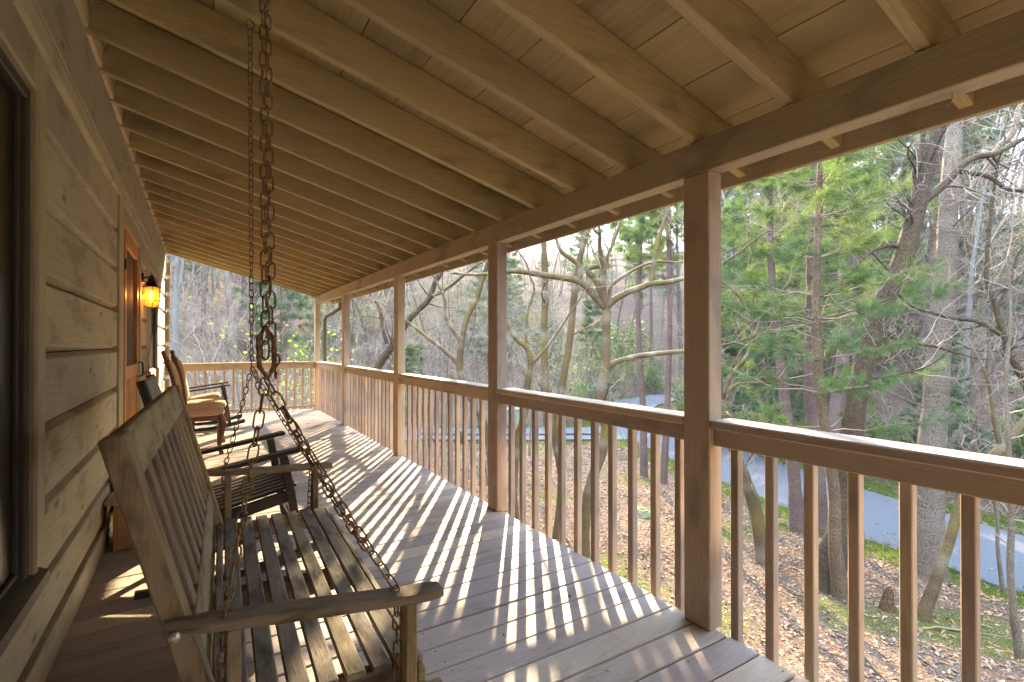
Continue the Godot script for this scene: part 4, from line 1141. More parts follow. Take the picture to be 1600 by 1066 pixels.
func build_roof() -> void:
	var r := Node3D.new()
	r.name = "porch_roof"
	kind(r, "structure")
	tag(r, "tan painted porch roof of open rafters and wide boards")
	add_child(r)
	var depth := 0.187
	var k := -17
	while true:
		var z1 := -0.640 - 0.4325 * k
		if z1 < -10.35: break
		var j := rng.randf_range(-0.004, 0.004)
		part(r, "rafter", rafter(z1 - 0.043 + j, z1 + j, depth), pick("rafter"))
		k += 1
	part(r, "end_rafter", rafter(ZF - 0.03, ZF + 0.015, depth + 0.002), pick("rafter"))
	# roof boards run along the porch
	var edges := [2.36, 2.112, 1.820, 1.528, 1.233, 0.938, 0.643, 0.348, 0.053, -0.242, -0.50]
	for i in edges.size() - 1:
		var cut := -2.2 - 1.31 * ((i * 3) % 7)
		for s in [[ZN, cut], [cut - 0.004, ZF - 0.03]]:
			var a: float = edges[i] - 0.0025
			var b: float = edges[i + 1] + 0.0025
			var j := rng.randf_range(0.0, 0.0025)
			var p := PackedVector2Array([Vector2(a, yu(a) + 0.19 + j), Vector2(b, yu(b) + 0.19 + j), Vector2(b, yu(b) + 0.212), Vector2(a, yu(a) + 0.212)])
			part(r, "roof_board", MB.new().prism(p, s[1], s[0]), pick("ceil"))
	var top := PackedVector2Array([Vector2(2.40, yu(2.40) + 0.214), Vector2(-1.3, yu(-1.3) + 0.214), Vector2(-1.3, yu(-1.3) + 0.24), Vector2(2.40, yu(2.40) + 0.24)])
	part(r, "roofing", MB.new().prism(top, ZF - 0.10, ZN + 0.1), M.dark)
	part(r, "fascia", MB.new().at(Vector3(2.286, 2.066, ZF - 0.03), Vector3(2.311, 2.292, ZN), 0.003), pick("beam"))
	part(r, "blocking", MB.new().at(Vector3(-0.497, 2.84, ZF), Vector3(-0.47, 3.0, ZN), 0.0), pick("beam"))
	var b := thing("porch_beam", "long tan beam carrying the rafter ends on top of the posts", "beam")
	for s in [[ZN, -3.373], [-3.377, -5.628], [-5.632, -8.128], [-8.132, ZF]]:
		part(b, "beam_length", MB.new().at(Vector3(XP, 2.04, s[1]), Vector3(XP + 0.09, 2.187, s[0]), 0.004), pick("beam"))
	# gutter with downspout at the far corner
	var gt := thing("gutter", "dark metal gutter along the outer edge of the porch roof", "gutter")
	var prof := PackedVector2Array([Vector2(2.314, 2.25), Vector2(2.314, 2.10), Vector2(2.40, 2.10), Vector2(2.425, 2.25), Vector2(2.42, 2.25), Vector2(2.396, 2.104), Vector2(2.318, 2.104), Vector2(2.318, 2.25)])
	part(gt, "trough", MB.new().prism(prof, ZF - 0.03, ZN), M.pipe)
	var ds := thing("downspout", "brown bent downspout pipe at the far corner post", "downspout")
	var q := PackedVector3Array([Vector3(2.37, 2.10, -10.25), Vector3(2.37, 2.02, -10.25), Vector3(2.36, 1.97, -10.27), Vector3(2.25, 1.88, -10.48), Vector3(2.155, 1.82, -10.58), Vector3(2.14, 1.74, -10.60), Vector3(2.14, 1.0, -10.60), Vector3(2.15, 0.94, -10.62), Vector3(2.16, 0.80, -10.62), Vector3(2.17, 0.7, -10.62), Vector3(2.17, -1.5, -10.62)])
	var rr := PackedFloat32Array()
	for i in q.size(): rr.push_back(0.038)
	part(ds, "pipe", MB.new().tube(q, rr, 10), M.pipe)
	for y in [1.55, 1.1]:
		part(ds, "strap", MB.new().lathe(Transform3D(Basis(), Vector3(2.14, y, -10.60)), [Vector2(0.042, -0.012), Vector2(0.042, 0.012)], 12), M.pipe)
	# small brass hook under the beam
	var hk := thing("brass_hook", "small brass cup hook screwed under the beam near the camera", "hook")
	var hp := PackedVector3Array([Vector3(1.965, 2.045, -0.605), Vector3(1.965, 2.02, -0.605)])
	for i in 9:
		var a := -0.4 + i * 0.52
		hp.push_back(Vector3(1.965 - 0.0 + 0.007 * sin(a), 2.018 - 0.007 * (1.0 - cos(a)), -0.605 + 0.007 * cos(a) - 0.007))
	var hr := PackedFloat32Array()
	for i in hp.size(): hr.push_back(0.0014)
	part(hk, "hook", MB.new().tube(hp, hr, 6), M.brass)

func rafter(z0: float, z1: float, depth: float) -> MB:
	var a := XW + 0.004
	var e := 2.284
	var c := 0.004
	var mb := MB.new()
	# chamfered along its two lower edges
	var d := Vector3(1, -SLOPE, 0).normalized()
	var mid := (a + e) * 0.5
	var up := Vector3(SLOPE, 1, 0).normalized()
	var cen := Vector3(mid, yu(mid), (z0 + z1) * 0.5) + up * depth * 0.5 * 0.967
	mb.box(Transform3D(Basis(d, up, Vector3(0, 0, 1)), cen), Vector3((e - a) * sqrt(1 + SLOPE * SLOPE), depth * 0.967, z1 - z0), c)
	return mb

func build_rail() -> void:
	var posts := [-1.44, -3.31, -5.56, -8.06, -10.33]
	var names := ["nearest full height porch post, broad in front of the woods", "second porch post from the camera, at a joint in the beam", "third porch post from the camera, above the swing arm in the picture", "fourth porch post from the camera, before the corner", "far corner porch post where the end railing meets the long railing"]
	for i in posts.size():
		var z: float = posts[i]
		var o := thing("porch_post", names[i], "post", Vector3(XP, 0, z), "posts along the porch")
		part(o, "shaft", MB.new().at(Vector3(0, 0.0, -0.14), Vector3(0.09, 2.039, 0), 0.005), pick("post"))
		part(o, "footing", MB.new().at(Vector3(0, -2.4, -0.14), Vector3(0.09, -0.04, 0), 0.004), pick("post"))
	var o2 := thing("porch_post", "porch post behind the camera", "post", Vector3(XP, 0, 0.75), "posts along the porch")
	part(o2, "shaft", MB.new().at(Vector3(0, 0.0, -0.14), Vector3(0.09, 2.039, 0), 0.005), pick("post"))
	var bays := [[2.86, 0.75, "railing section behind the camera"], [5.0, 3.0, "railing section farther behind the camera"], [0.61, -1.44, "nearest railing section, right of the broad post"], [-1.58, -3.31, "railing section between the first and second posts"], [-3.45, -5.56, "railing section between the second and third posts"], [-5.70, -8.06, "railing section between the third and fourth posts"], [-8.20, -10.33, "last railing section before the corner post"]]
	for b in bays:
		var o := thing("railing", b[2], "railing", Vector3.ZERO, "railing sections along the porch")
		var z0: float = b[1] + 0.002
		var z1: float = b[0] - 0.002
		part(o, "cap_rail", MB.new().at(Vector3(1.912, 0.895, z0), Vector3(2.052, 0.933, z1), 0.006), pick("rail"))
		part(o, "apron", MB.new().at(Vector3(1.946, 0.817, z0), Vector3(1.971, 0.8945, z1), 0.004), pick("rail"))
		for k in range(-44, 62):
			var zf := -1.374 - 0.1555 * k
			if zf < z0 + 0.006 or zf + 0.038 > z1 - 0.006: continue
			var j := rng.randf_range(-0.004, 0.004)
			part(o, "baluster", MB.new().at(Vector3(1.972, -0.17 + rng.randf_range(-0.006, 0.006), zf + j), Vector3(2.010, 0.8925, zf + 0.038 + j), 0.0035), pick("post"))
	var e := thing("end_railing", "railing across the far end of the porch behind the chairs", "railing")
	part(e, "cap_rail", MB.new().at(Vector3(XW + 0.05, 0.895, -10.44), Vector3(XP - 0.002, 0.933, -10.31), 0.006), pick("beam"))
	part(e, "apron", MB.new().at(Vector3(XW + 0.05, 0.80, -10.40), Vector3(XP - 0.002, 0.8945, -10.375), 0.004), pick("rail"))
	part(e, "bottom_rail", MB.new().at(Vector3(XW + 0.05, 0.05, -10.40), Vector3(XP - 0.002, 0.09, -10.375), 0.004), pick("rail"))
	for k in 16:
		var x := XW + 0.13 + 0.1465 * k
		part(e, "baluster", MB.new().at(Vector3(x, 0.02, -10.441), Vector3(x + 0.038, 0.8925, -10.403), 0.0035), pick("post"))

func course(o: Node, y0: float, y1: float, z0: float, z1: float) -> void:
	var h := 0.026
	var p := PackedVector2Array([Vector2(XW - 0.045, y0 + 0.003), Vector2(XW - 0.034, y0 + 0.003), Vector2(XW - 0.003, y0 + h - 0.004), Vector2(XW, y0 + h + 0.002), Vector2(XW, y1 - h - 0.002), Vector2(XW - 0.003, y1 - h + 0.004), Vector2(XW - 0.034, y1 - 0.003), Vector2(XW - 0.045, y1 - 0.003)])
	part(o, "siding_board", MB.new().prism(p, z0, z1), pick("wall"))

func build_wall() -> void:
	var w := Node3D.new()
	w.name = "house_wall"
	kind(w, "structure")
	tag(w, "khaki painted house wall of wide horizontal log siding")
	add_child(w)
	part(w, "sheathing", MB.new().at(Vector3(-0.9, -2.2, ZF + 0.02), Vector3(XW - 0.047, 3.0, ZN), 0.0), M.dark)
	var ys := [0.15, 0.375, 0.666, 0.948, 1.235, 1.518, 1.801, 2.078, 2.345]
	for i in ys.size() - 1:
		var y0: float = ys[i]
		var y1: float = ys[i + 1]
		var win := y1 > 0.40
		var spans := [[-4.545, -2.565]] if win else [[-4.545, ZN]]
		if win: spans.append([-1.35, ZN])
		if win: spans.append([-6.93, -6.205])
		else: spans.append([-8.65, -6.205])
		if y0 < 0.7 and y0 > 0.4: spans.append([-8.65, -6.95])
		spans.append([-10.40, -8.655])
		for s in spans:
			if s[0] >= s[1]: continue
			var ln: float = s[1] - s[0]
			if ln > 1.5:
				var cut: float = s[0] + ln * ([0.80, 0.34, 0.62, 0.28, 0.71, 0.45, 0.82, 0.55][i])
				course(w, y0, y1, s[0], cut - 0.0012)
				course(w, y0, y1, cut + 0.0012, s[1])
			else:
				course(w, y0, y1, s[0], s[1])
	# frieze: a bevelled strip, then a wide plank up to the rafters
	for s in [[-10.40, -6.1], [-6.097, -2.2], [-2.197, ZN]]:
		var p := PackedVector2Array([Vector2(XW - 0.045, 2.349), Vector2(XW - 0.026, 2.349), Vector2(XW + 0.004, 2.372), Vector2(XW + 0.004, 2.455), Vector2(XW - 0.006, 2.463), Vector2(XW - 0.045, 2.463)])
		part(w, "siding_strip", MB.new().prism(p, s[0], s[1]), pick("wall"))
		part(w, "frieze_board", MB.new().at(Vector3(XW - 0.045, 2.467, s[0] + 0.3), Vector3(XW + 0.008, 2.90, minf(s[1] + 0.297, ZN)), 0.005), pick("wall"))
	part(w, "frieze_board", MB.new().at(Vector3(XW - 0.045, 2.467, -10.47), Vector3(XW + 0.0095, 2.92, -10.103), 0.005), pick("wall"))
	for s in [[-4.545, ZN], [-10.4, -6.205]]:
		part(w, "base_board", MB.new().at(Vector3(XW - 0.04, 0.002, s[0]), Vector3(XW + 0.012, 0.142, s[1]), 0.004), pick("wall"))
	# far corner
	part(w, "corner_board", MB.new().at(Vector3(XW - 0.046, 0.0, -10.485), Vector3(XW + 0.02, 2.46, -10.40), 0.004), pick("trim"))
	for i in 9:
		var y := 0.16 + i * 0.285
		part(w, "log_end", MB.new().at(Vector3(XW + 0.021, y, -10.50), Vector3(XW + 0.075, y + 0.235, -10.46), 0.01), pick("trim"))
	window(w, -2.565, -1.35, 0.46, 2.335)
	window(w, -8.65, -6.95, 0.70, 2.335)
	door(w)

func window(w: Node3D, z0: float, z1: float, y0: float, y1: float) -> void:
	var o := Node3D.new()
	o.name = "window"
	w.add_child(o, true)
	var c := 0.165
	for s in [[z0, z0 + c], [z1 - c, z1]]:
		part(o, "casing", MB.new().at(Vector3(XW - 0.04, y0 - 0.06, s[0] + 0.001), Vector3(XW + 0.003, y1, s[1] - 0.001), 0.003), pick("trim"))
	part(o, "head_casing", MB.new().at(Vector3(XW - 0.04, y1 - 0.165, z0 + c), Vector3(XW + 0.002, y1, z1 - c), 0.003), pick("trimz"))
	# moulded bead round the opening
	for s in [z0 + c - 0.012, z1 - c - 0.018]:
		part(o, "bead", MB.new().at(Vector3(XW - 0.02, y0, s), Vector3(XW + 0.016, y1 - 0.155, s + 0.03), 0.008), pick("trim"))
	part(o, "bead", MB.new().at(Vector3(XW - 0.02, y1 - 0.177, z0 + c - 0.010), Vector3(XW + 0.0155, y1 - 0.147, z1 - c + 0.010), 0.008), pick("trimz"))
	# sash and dark screen set back
	for s in [z0 + c + 0.018, z1 - c - 0.058]:
		part(o, "frame", MB.new().at(Vector3(XW - 0.045, y0, s), Vector3(XW - 0.004, y1 - 0.18, s + 0.04), 0.006), M.sill)
	part(o, "frame", MB.new().at(Vector3(XW - 0.045, y1 - 0.222, z0 + c + 0.019), Vector3(XW - 0.005, y1 - 0.18, z1 - c - 0.019), 0.006), M.sill)
	part(o, "pane", MB.new().at(Vector3(XW - 0.0455, y0, z0 + c + 0.05), Vector3(XW - 0.034, y1 - 0.2, z1 - c - 0.05), 0.0), M.glass)
	part(o, "screen_frame", MB.new().at(Vector3(XW - 0.036, y0 + 0.035, z0 + c + 0.059), Vector3(XW - 0.022, y1 - 0.223, z0 + c + 0.075), 0.003), M.sill)
	part(o, "screen_frame", MB.new().at(Vector3(XW - 0.036, y0 + 0.02, z0 + c + 0.059), Vector3(XW - 0.020, y0 + 0.036, z1 - c - 0.059), 0.003), M.sill)
	var p := PackedVector2Array([Vector2(XW - 0.04, y0 - 0.055), Vector2(XW + 0.035, y0 - 0.055), Vector2(XW + 0.035, y0 - 0.012), Vector2(XW - 0.03, y0 + 0.018), Vector2(XW - 0.04, y0 + 0.018)])
	part(o, "sill", MB.new().prism(p, z0 + 0.10, z1 - 0.10), M.sill)

func door(w: Node3D) -> void:
	var o := Node3D.new()
	o.name = "screen_door"
	tag(o, "orange stained wooden screen door with vertical slats below")
	w.add_child(o, true)
	# trim
	for s in [[-4.76, -4.55], [-6.20, -6.02]]:
		part(o, "casing", MB.new().at(Vector3(XW - 0.04, 0.0, s[0]), Vector3(XW + 0.014, 2.335, s[1]), 0.004), pick("trim"))
	part(o, "head_casing", MB.new().at(Vector3(XW - 0.04, 2.19, -6.02), Vector3(XW + 0.013, 2.334, -4.76), 0.004), pick("trimz"))
	part(o, "jamb", MB.new().at(Vector3(XW - 0.045, 0.0, -4.955), Vector3(XW - 0.005, 2.19, -4.762), 0.003), pick("trim"))
	part(o, "jamb", MB.new().at(Vector3(XW - 0.03, 0.0, -4.90), Vector3(XW + 0.002, 2.19, -4.86), 0.003), pick("trim"))
	# leaf
	var a := -6.015
	var b := -4.96
	var x0 := XW - 0.03
	var x1 := XW + 0.004
	for s in [[a, a + 0.115], [b - 0.115, b]]:
		part(o, "stile", MB.new().at(Vector3(x0, 0.02, s[0]), Vector3(x1, 2.175, s[1]), 0.004), pick("door"))
	for s in [[2.06, 2.174], [0.98, 1.085], [0.021, 0.24]]:
		part(o, "rail", MB.new().at(Vector3(x0, s[0], a + 0.116), Vector3(x1 - 0.001, s[1], b - 0.116), 0.004), pick("door"))
	part(o, "screen", MB.new().at(Vector3(x0 + 0.006, 0.24, a + 0.11), Vector3(x0 + 0.010, 2.06, b - 0.11), 0.0), M.screen)
	for k in 9:
		var z := a + 0.155 + k * 0.091
		part(o, "slat", MB.new().at(Vector3(x0 + 0.012, 0.24, z), Vector3(x1 - 0.004, 0.98, z + 0.048), 0.003), pick("door"))
	var hp := PackedVector3Array([Vector3(x1, 1.10, a + 0.05), Vector3(x1 + 0.035, 1.09, a + 0.05), Vector3(x1 + 0.04, 1.03, a + 0.05), Vector3(x1 + 0.035, 0.97, a + 0.05), Vector3(x1, 0.96, a + 0.05)])
	part(o, "handle", MB.new().tube(hp, PackedFloat32Array([0.007, 0.007, 0.007, 0.007, 0.007]), 8), M.bronze)
	for y in [1.85, 0.35]:
		part(o, "hinge", MB.new().at(Vector3(x1 - 0.002, y, b - 0.03), Vector3(x1 + 0.008, y + 0.09, b + 0.02), 0.003), M.bronze)

func build_lamp() -> void:
	var o := thing("wall_lantern", "lit wall lantern with amber glass and dark cage beside the screen door", "lamp", Vector3(XW + 0.082, 1.765, -6.32))
	var B := Transform3D()
	part(o, "back_plate", MB.new().lathe(Transform3D(Basis(Vector3(0, 0, 1), PI / 2), Vector3(-0.066, 0.16, 0.13)), [Vector2(0, -0.016), Vector2(0.05, -0.014), Vector2(0.055, 0.0), Vector2(0.055, 0.02)], 14), M.bronze)
	var ap := PackedVector3Array([Vector3(-0.06, 0.16, 0.13), Vector3(-0.02, 0.17, 0.12), Vector3(0.0, 0.17, 0.06), Vector3(0, 0.165, 0.0)])
	part(o, "arm", MB.new().tube(ap, PackedFloat32Array([0.008, 0.008, 0.008, 0.008]), 8), M.bronze)
	part(o, "arm", MB.new().tube(PackedVector3Array([Vector3(-0.06, 0.12, 0.13), Vector3(-0.02, 0.125, 0.10), Vector3(0.0, 0.13, 0.05)]), PackedFloat32Array([0.006, 0.006, 0.006]), 8), M.bronze)
	part(o, "hood", MB.new().lathe(B, [Vector2(0, 0.20), Vector2(0.014, 0.20), Vector2(0.024, 0.18), Vector2(0.030, 0.15), Vector2(0.042, 0.125), Vector2(0.052, 0.10), Vector2(0.084, 0.085), Vector2(0.086, 0.078), Vector2(0.05, 0.08), Vector2(0, 0.08)], 20), M.bronze)
	part(o, "glass", MB.new().lathe(B, [Vector2(0.060, 0.078), Vector2(0.070, -0.06), Vector2(0.060, -0.10), Vector2(0.03, -0.118), Vector2(0, -0.12)], 20), M.amber)
	part(o, "bulb", MB.new().lathe(B, [Vector2(0, 0.05), Vector2(0.016, 0.045), Vector2(0.022, 0.01), Vector2(0.020, -0.04), Vector2(0.008, -0.062), Vector2(0, -0.064)], 12), M.filament)
	for k in 6:
		var a := TAU * k / 6.0 + 0.3
		var d := Vector3(cos(a), 0, sin(a))
		part(o, "cage_bar", MB.new().tube(PackedVector3Array([d * 0.066 + Vector3(0, 0.08, 0), d * 0.076 + Vector3(0, -0.06, 0), d * 0.064 + Vector3(0, -0.105, 0), d * 0.02 + Vector3(0, -0.126, 0)]), PackedFloat32Array([0.0028, 0.0028, 0.0028, 0.0028]), 5), M.bronze)
	for s in [[0.0757, -0.055], [0.03, -0.125]]:
		var p := PackedVector3Array()
		var rr := PackedFloat32Array()
		for i in 20:
			p.push_back(Vector3(cos(TAU * i / 20.0) * s[0], s[1], sin(TAU * i / 20.0) * s[0]))
			rr.push_back(0.0028)
		part(o, "cage_ring", MB.new().tube(p, rr, 5, true), M.bronze)
	var l := OmniLight3D.new()
	l.name = "lantern_light"
	l.light_color = Color(1.0, 0.62, 0.26)
	l.light_energy = 0.035
	l.light_size = 0.02
	l.omni_range = 12.0
	l.omni_attenuation = 2.0
	l.shadow_enabled = true
	l.position = Vector3(0, -0.005, 0)
	o.add_child(l)

# ---------------------------------------------------------------- swing
func build_swing() -> void:
	var o := thing("porch_swing", "weathered slatted wooden bench swing hanging on rusty chains", "swing", Vector3(0, 0, -2.05))
	o.rotation.y = -0.0354
	var sd := Vector3(0, 0, 1)
	# seat slats (run along z)
	var xs := [[0.050, 0.074], [0.079, 0.130], [0.147, 0.197], [0.215, 0.266], [0.283, 0.333], [0.351, 0.401], [0.419, 0.470], [0.479, 0.536], [0.539, 0.560]]
	for q in xs:
		var y: float = 0.418 - 0.012 * ((q[0] - 0.05) / 0.5) + rng.randf_range(-0.002, 0.002)
		part(o, "seat_slat", MB.new().at(Vector3(q[0], y - 0.018, -0.775), Vector3(q[1], y, 0.70), 0.004), pick("slat"))
	for z in [-0.77, -0.02, 0.665]:
		part(o, "seat_rail", MB.new().at(Vector3(0.045, 0.315, z - 0.02), Vector3(0.555, 0.392, z + 0.02), 0.004), pick("swingx"))
	part(o, "front_rail", MB.new().at(Vector3(0.537, 0.31, -0.76), Vector3(0.561, 0.384, 0.72), 0.004), pick("swing"))
	part(o, "back_seat_rail", MB.new().at(Vector3(0.018, 0.33, -0.775), Vector3(0.044, 0.41, 0.70), 0.004), pick("swing"))
	# leaning back
	var lean := func(y: float) -> float: return -0.130 + (1.075 - y) * 0.27
	for z in [-0.755, 0.690]:
		var p0 := Vector3(lean.call(0.30), 0.30, z)
		var p1 := Vector3(lean.call(1.075), 1.075, z)
		part(o, "stile", MB.new().bar(p0, p1, 0.064, 0.049, sd, 0.004), pick("swingy"))
	for q in [[1.02, 0.118, 0.030], [0.545, 0.085, 0.030]]:
		var c := Vector3(lean.call(q[0]), q[0], 0)
		var u := Vector3(-0.262, 1, 0).normalized()
		part(o, "back_rail", MB.new().bar(c + Vector3(0, 0, -0.722), c + Vector3(0, 0, 0.657), q[1], q[2], u, 0.004), pick("swing"))
	for k in 10:
		var z := 0.600 - 0.1405 * k
		part(o, "back_slat", MB.new().bar(Vector3(lean.call(0.585) + 0.002, 0.585, z), Vector3(lean.call(0.965) + 0.002, 0.965, z), 0.066, 0.016, sd, 0.003), pick("swingy"))
	# arms
	for s in [[0.757, 0.606, 0.672, "near"], [-0.828, 0.611, 0.640, "far"]]:
		var z: float = s[0]
		var a0 := Vector3(-0.036, s[2], z)
		var a1 := Vector3(0.50, s[1] + 0.004, z)
		var mb := MB.new()
		arm(mb, a0, Vector3(0.30, lerpf(s[2], s[1], 0.60) , z), a1, Vector3(0.585, s[1], z), 0.070, 0.024)
		part(o, "arm_rest", mb, pick("swingx"))
		var zi := z - 0.006 * signf(z)
		part(o, "front_leg", MB.new().at(Vector3(0.484, 0.27, zi - 0.030), Vector3(0.513, s[1] - 0.010, zi + 0.030), 0.003), pick("swingy"))
		part(o, "back_leg", MB.new().at(Vector3(0.080, 0.31, zi - 0.030), Vector3(0.109, lerpf(s[2], s[1], 0.27) - 0.012, zi + 0.030), 0.003), pick("swingy"))
		part(o, "bolt", MB.new().lathe(Transform3D(Basis(Vector3(1, 0, 0), PI / 2 * signf(z)), Vector3(-0.014, s[2] - 0.010, z + 0.036 * signf(z))), [Vector2(0.012, -0.004), Vector2(0.011, 0.003), Vector2(0.006, 0.007), Vector2(0, 0.008)], 12), M.steel)
		part(o, "cross_bar", MB.new().at(Vector3(-0.02, 0.30, zi - 0.031), Vector3(0.60, 0.345, zi - 0.009), 0.004), pick("swingx"))

func arm(mb: MB, p0: Vector3, p1: Vector3, p2: Vector3, p3: Vector3, w: float, h: float) -> void:
	var cv := Curve3D.new()
	for p in [p0, p1, p2, p3]:
		cv.add_point(p)
	var pts := [p0, p0.lerp(p1, 0.25), p0.lerp(p1, 0.7), p1, p1.lerp(p2, 0.5), p2, p2.lerp(p3, 0.6), p3]
	var half := [0.6, 0.95, 1.0, 1.0, 1.0, 1.0, 1.0, 0.82]
	var hh := [0.5, 0.9, 1.0, 1.0, 1.0, 1.0, 1.0, 0.85]
	var e := 0.004
	for i in pts.size() - 1:
		var ring := []
		for k in [i, i + 1]:
			var a: float = w * 0.5 * half[k]
			var b: float = h * 0.5 * hh[k]
			var r := []
			for s in [[-a + e, b], [a - e, b], [a, b - e], [a, -b + e], [a - e, -b], [-a + e, -b], [-a, -b + e], [-a, b - e]]:
				r.append(pts[k] + Vector3(0, s[1], s[0]))
			ring.append(r)
		for j in 8:
			var j2 := (j + 1) % 8
			var q := [ring[0][j], ring[0][j2], ring[1][j2], ring[1][j]]
			var mid: Vector3 = (q[0] + q[2]) * 0.5 - (pts[i] + pts[i + 1]) * 0.5
			var nor: Vector3 = (q[2] - q[0]).cross(q[3] - q[1]).normalized()
			if nor.dot(mid) < 0: nor = -nor
			mb.face(q, nor)
		if i == 0: mb.face(ring[0], Vector3(-1, 0, 0))
		if i == pts.size() - 2: mb.face(ring[1], Vector3(1, 0, 0))

var link_big: ArrayMesh
var link_small: ArrayMesh

func link_mesh(ln: float, wd: float, r: float) -> ArrayMesh:
	var p := PackedVector3Array()
	var rr := PackedFloat32Array()
	var st := ln * 0.5 - wd * 0.5
	for i in 14:
		var a := PI * (i % 7) / 6.0
		var up := 1.0 if i < 7 else -1.0
		p.push_back(Vector3(cos(a) * wd * 0.5 * up, up * st + sin(a) * wd * 0.5 * up, 0))
		rr.push_back(r)
	return MB.new().tube(p, rr, 6, true).done()

func chain(o: Node3D, a: Vector3, b: Vector3, mesh: ArrayMesh, pitch: float, sag := 0.0) -> void:
	var n0 := maxi(1, int(round(a.distance_to(b) / pitch)))
	var tw := rng.randf() * PI
	for i in n0:
		var f := (i + 0.5) / n0
		var d := (b - a).normalized()
		var p := a.lerp(b, f) + Vector3(0, -sag * 4.0 * f * (1.0 - f), 0)
		d = (d + Vector3(0, -sag * 4.0 * (1.0 - 2.0 * f) / a.distance_to(b), 0)).normalized()
		var s := d.cross(Vector3(0.31, 0.2, 0.92)).normalized()
		var ang := tw + (PI / 2 if i % 2 else 0.0) + rng.randf_range(-0.3, 0.3)
		s = s.rotated(d, ang)
		var l := put(o, "chain_link", mesh, M.rust, p)
		l.basis = Basis(s, d, s.cross(d))

func hook(o: Node3D, top: Vector3, called := "s_hook") -> void:
	var p := PackedVector3Array()
	var rr := PackedFloat32Array()
	for i in 17:
		var a := -2.3 + i * 0.30
		p.push_back(top + Vector3(0.012 * cos(a) * 0.6, -0.014 + 0.014 * sin(a), 0.012 * cos(a)))
		rr.push_back(0.0028)
	for i in 15:
		var a := 2.2 + i * 0.30
		p.push_back(top + Vector3(0.0, -0.046 + 0.014 * sin(a), 0.012 * cos(a)))
		rr.push_back(0.0028)
	part(o, called, MB.new().tube(p, rr, 6), M.rust)

func build_chains() -> void:
	link_big = link_mesh(0.046, 0.021, 0.0024)
	link_small = link_mesh(0.037, 0.018, 0.0025)
	# near chain
	var o := thing("swing_chain", "near rusty chain of the swing, splitting to the front arm rest", "chain", Vector3.ZERO, "chains of the porch swing")
	var top := Vector3(0.145, yu(0.145) + 0.02, -1.535)
	var j := Vector3(0.140, 1.185, -1.385)
	part(o, "screw_eye", MB.new().tube(PackedVector3Array([top + Vector3(0, 0.05, 0), top, top + Vector3(0.015, -0.02, 0), top + Vector3(0, -0.04, 0), top + Vector3(-0.015, -0.02, 0), top]), PackedFloat32Array([0.004, 0.004, 0.004, 0.004, 0.004, 0.004]), 6), M.rust)
	chain(o, top + Vector3(0, -0.035, 0), j + Vector3(0, 0.05, 0), link_big, 0.0385)
	chain(o, top + Vector3(0.006, -0.30, 0.004), j + Vector3(0.012, 0.10, 0.004), link_big, 0.0385)
	part(o, "quick_link", MB.new().tube(PackedVector3Array([j + Vector3(0.018, 0.10, 0), j + Vector3(0.02, 0.03, 0.004), j + Vector3(0.004, 0.0, 0.004), j + Vector3(-0.014, 0.03, 0), j + Vector3(-0.016, 0.10, 0), j + Vector3(0, 0.125, 0)]), PackedFloat32Array([0.006, 0.007, 0.007, 0.006, 0.006, 0.006]), 8, true), M.rust)
	hook(o, j + Vector3(0.022, 0.06, 0.01))
	var hole_f := Vector3(0.438, 0.635, -1.285)
	var hole_b := Vector3(0.048, 0.668, -1.285)
	chain(o, j, hole_f, link_big, 0.0385, 0.012)
	chain(o, j.lerp(hole_f, 0.13), j.lerp(hole_f, 0.80) + Vector3(-0.012, 0.0, 0.0), link_small, 0.031, 0.018)
	chain(o, j, hole_b, link_big, 0.0385, 0.012)
	chain(o, hole_f, Vector3(0.452, 0.34, -1.30), link_big, 0.0385)
	chain(o, hole_b, Vector3(0.035, 0.34, -1.30), link_big, 0.0385)
	# far chain
	var f := thing("swing_chain", "far thin rusty chain of the swing, with an S hook where it splits", "chain", Vector3.ZERO, "chains of the porch swing")
	var t2 := Vector3(0.182, yu(0.182) + 0.015, -2.43)
	var j2 := Vector3(0.214, 1.140, -2.71)
	part(f, "screw_eye", MB.new().tube(PackedVector3Array([t2 + Vector3(0, 0.05, 0), t2, t2 + Vector3(0.018, -0.025, 0), t2 + Vector3(0, -0.05, 0), t2 + Vector3(-0.018, -0.025, 0), t2]), PackedFloat32Array([0.004, 0.004, 0.004, 0.004, 0.004, 0.004]), 6), M.rust)
	chain(f, t2 + Vector3(0, -0.045, 0), j2 + Vector3(0, 0.075, 0), link_small, 0.0315)
	hook(f, j2 + Vector3(0, 0.075, 0))
	var hf := Vector3(0.512, 0.632, -2.875)
	var hb := Vector3(0.108, 0.655, -2.875)
	chain(f, j2 + Vector3(0, 0.02, 0), hf, link_small, 0.0315, 0.015)
	chain(f, j2 + Vector3(0, 0.02, 0), hb, link_small, 0.0315, 0.015)
	chain(f, j2 + Vector3(0.012, 0.0, 0), j2 + Vector3(0.03, -0.085, 0.0), link_small, 0.0315)
	chain(f, hf, Vector3(0.50, 0.36, -2.87), link_small, 0.0315)
	chain(f, hb, Vector3(0.09, 0.36, -2.87), link_small, 0.0315)

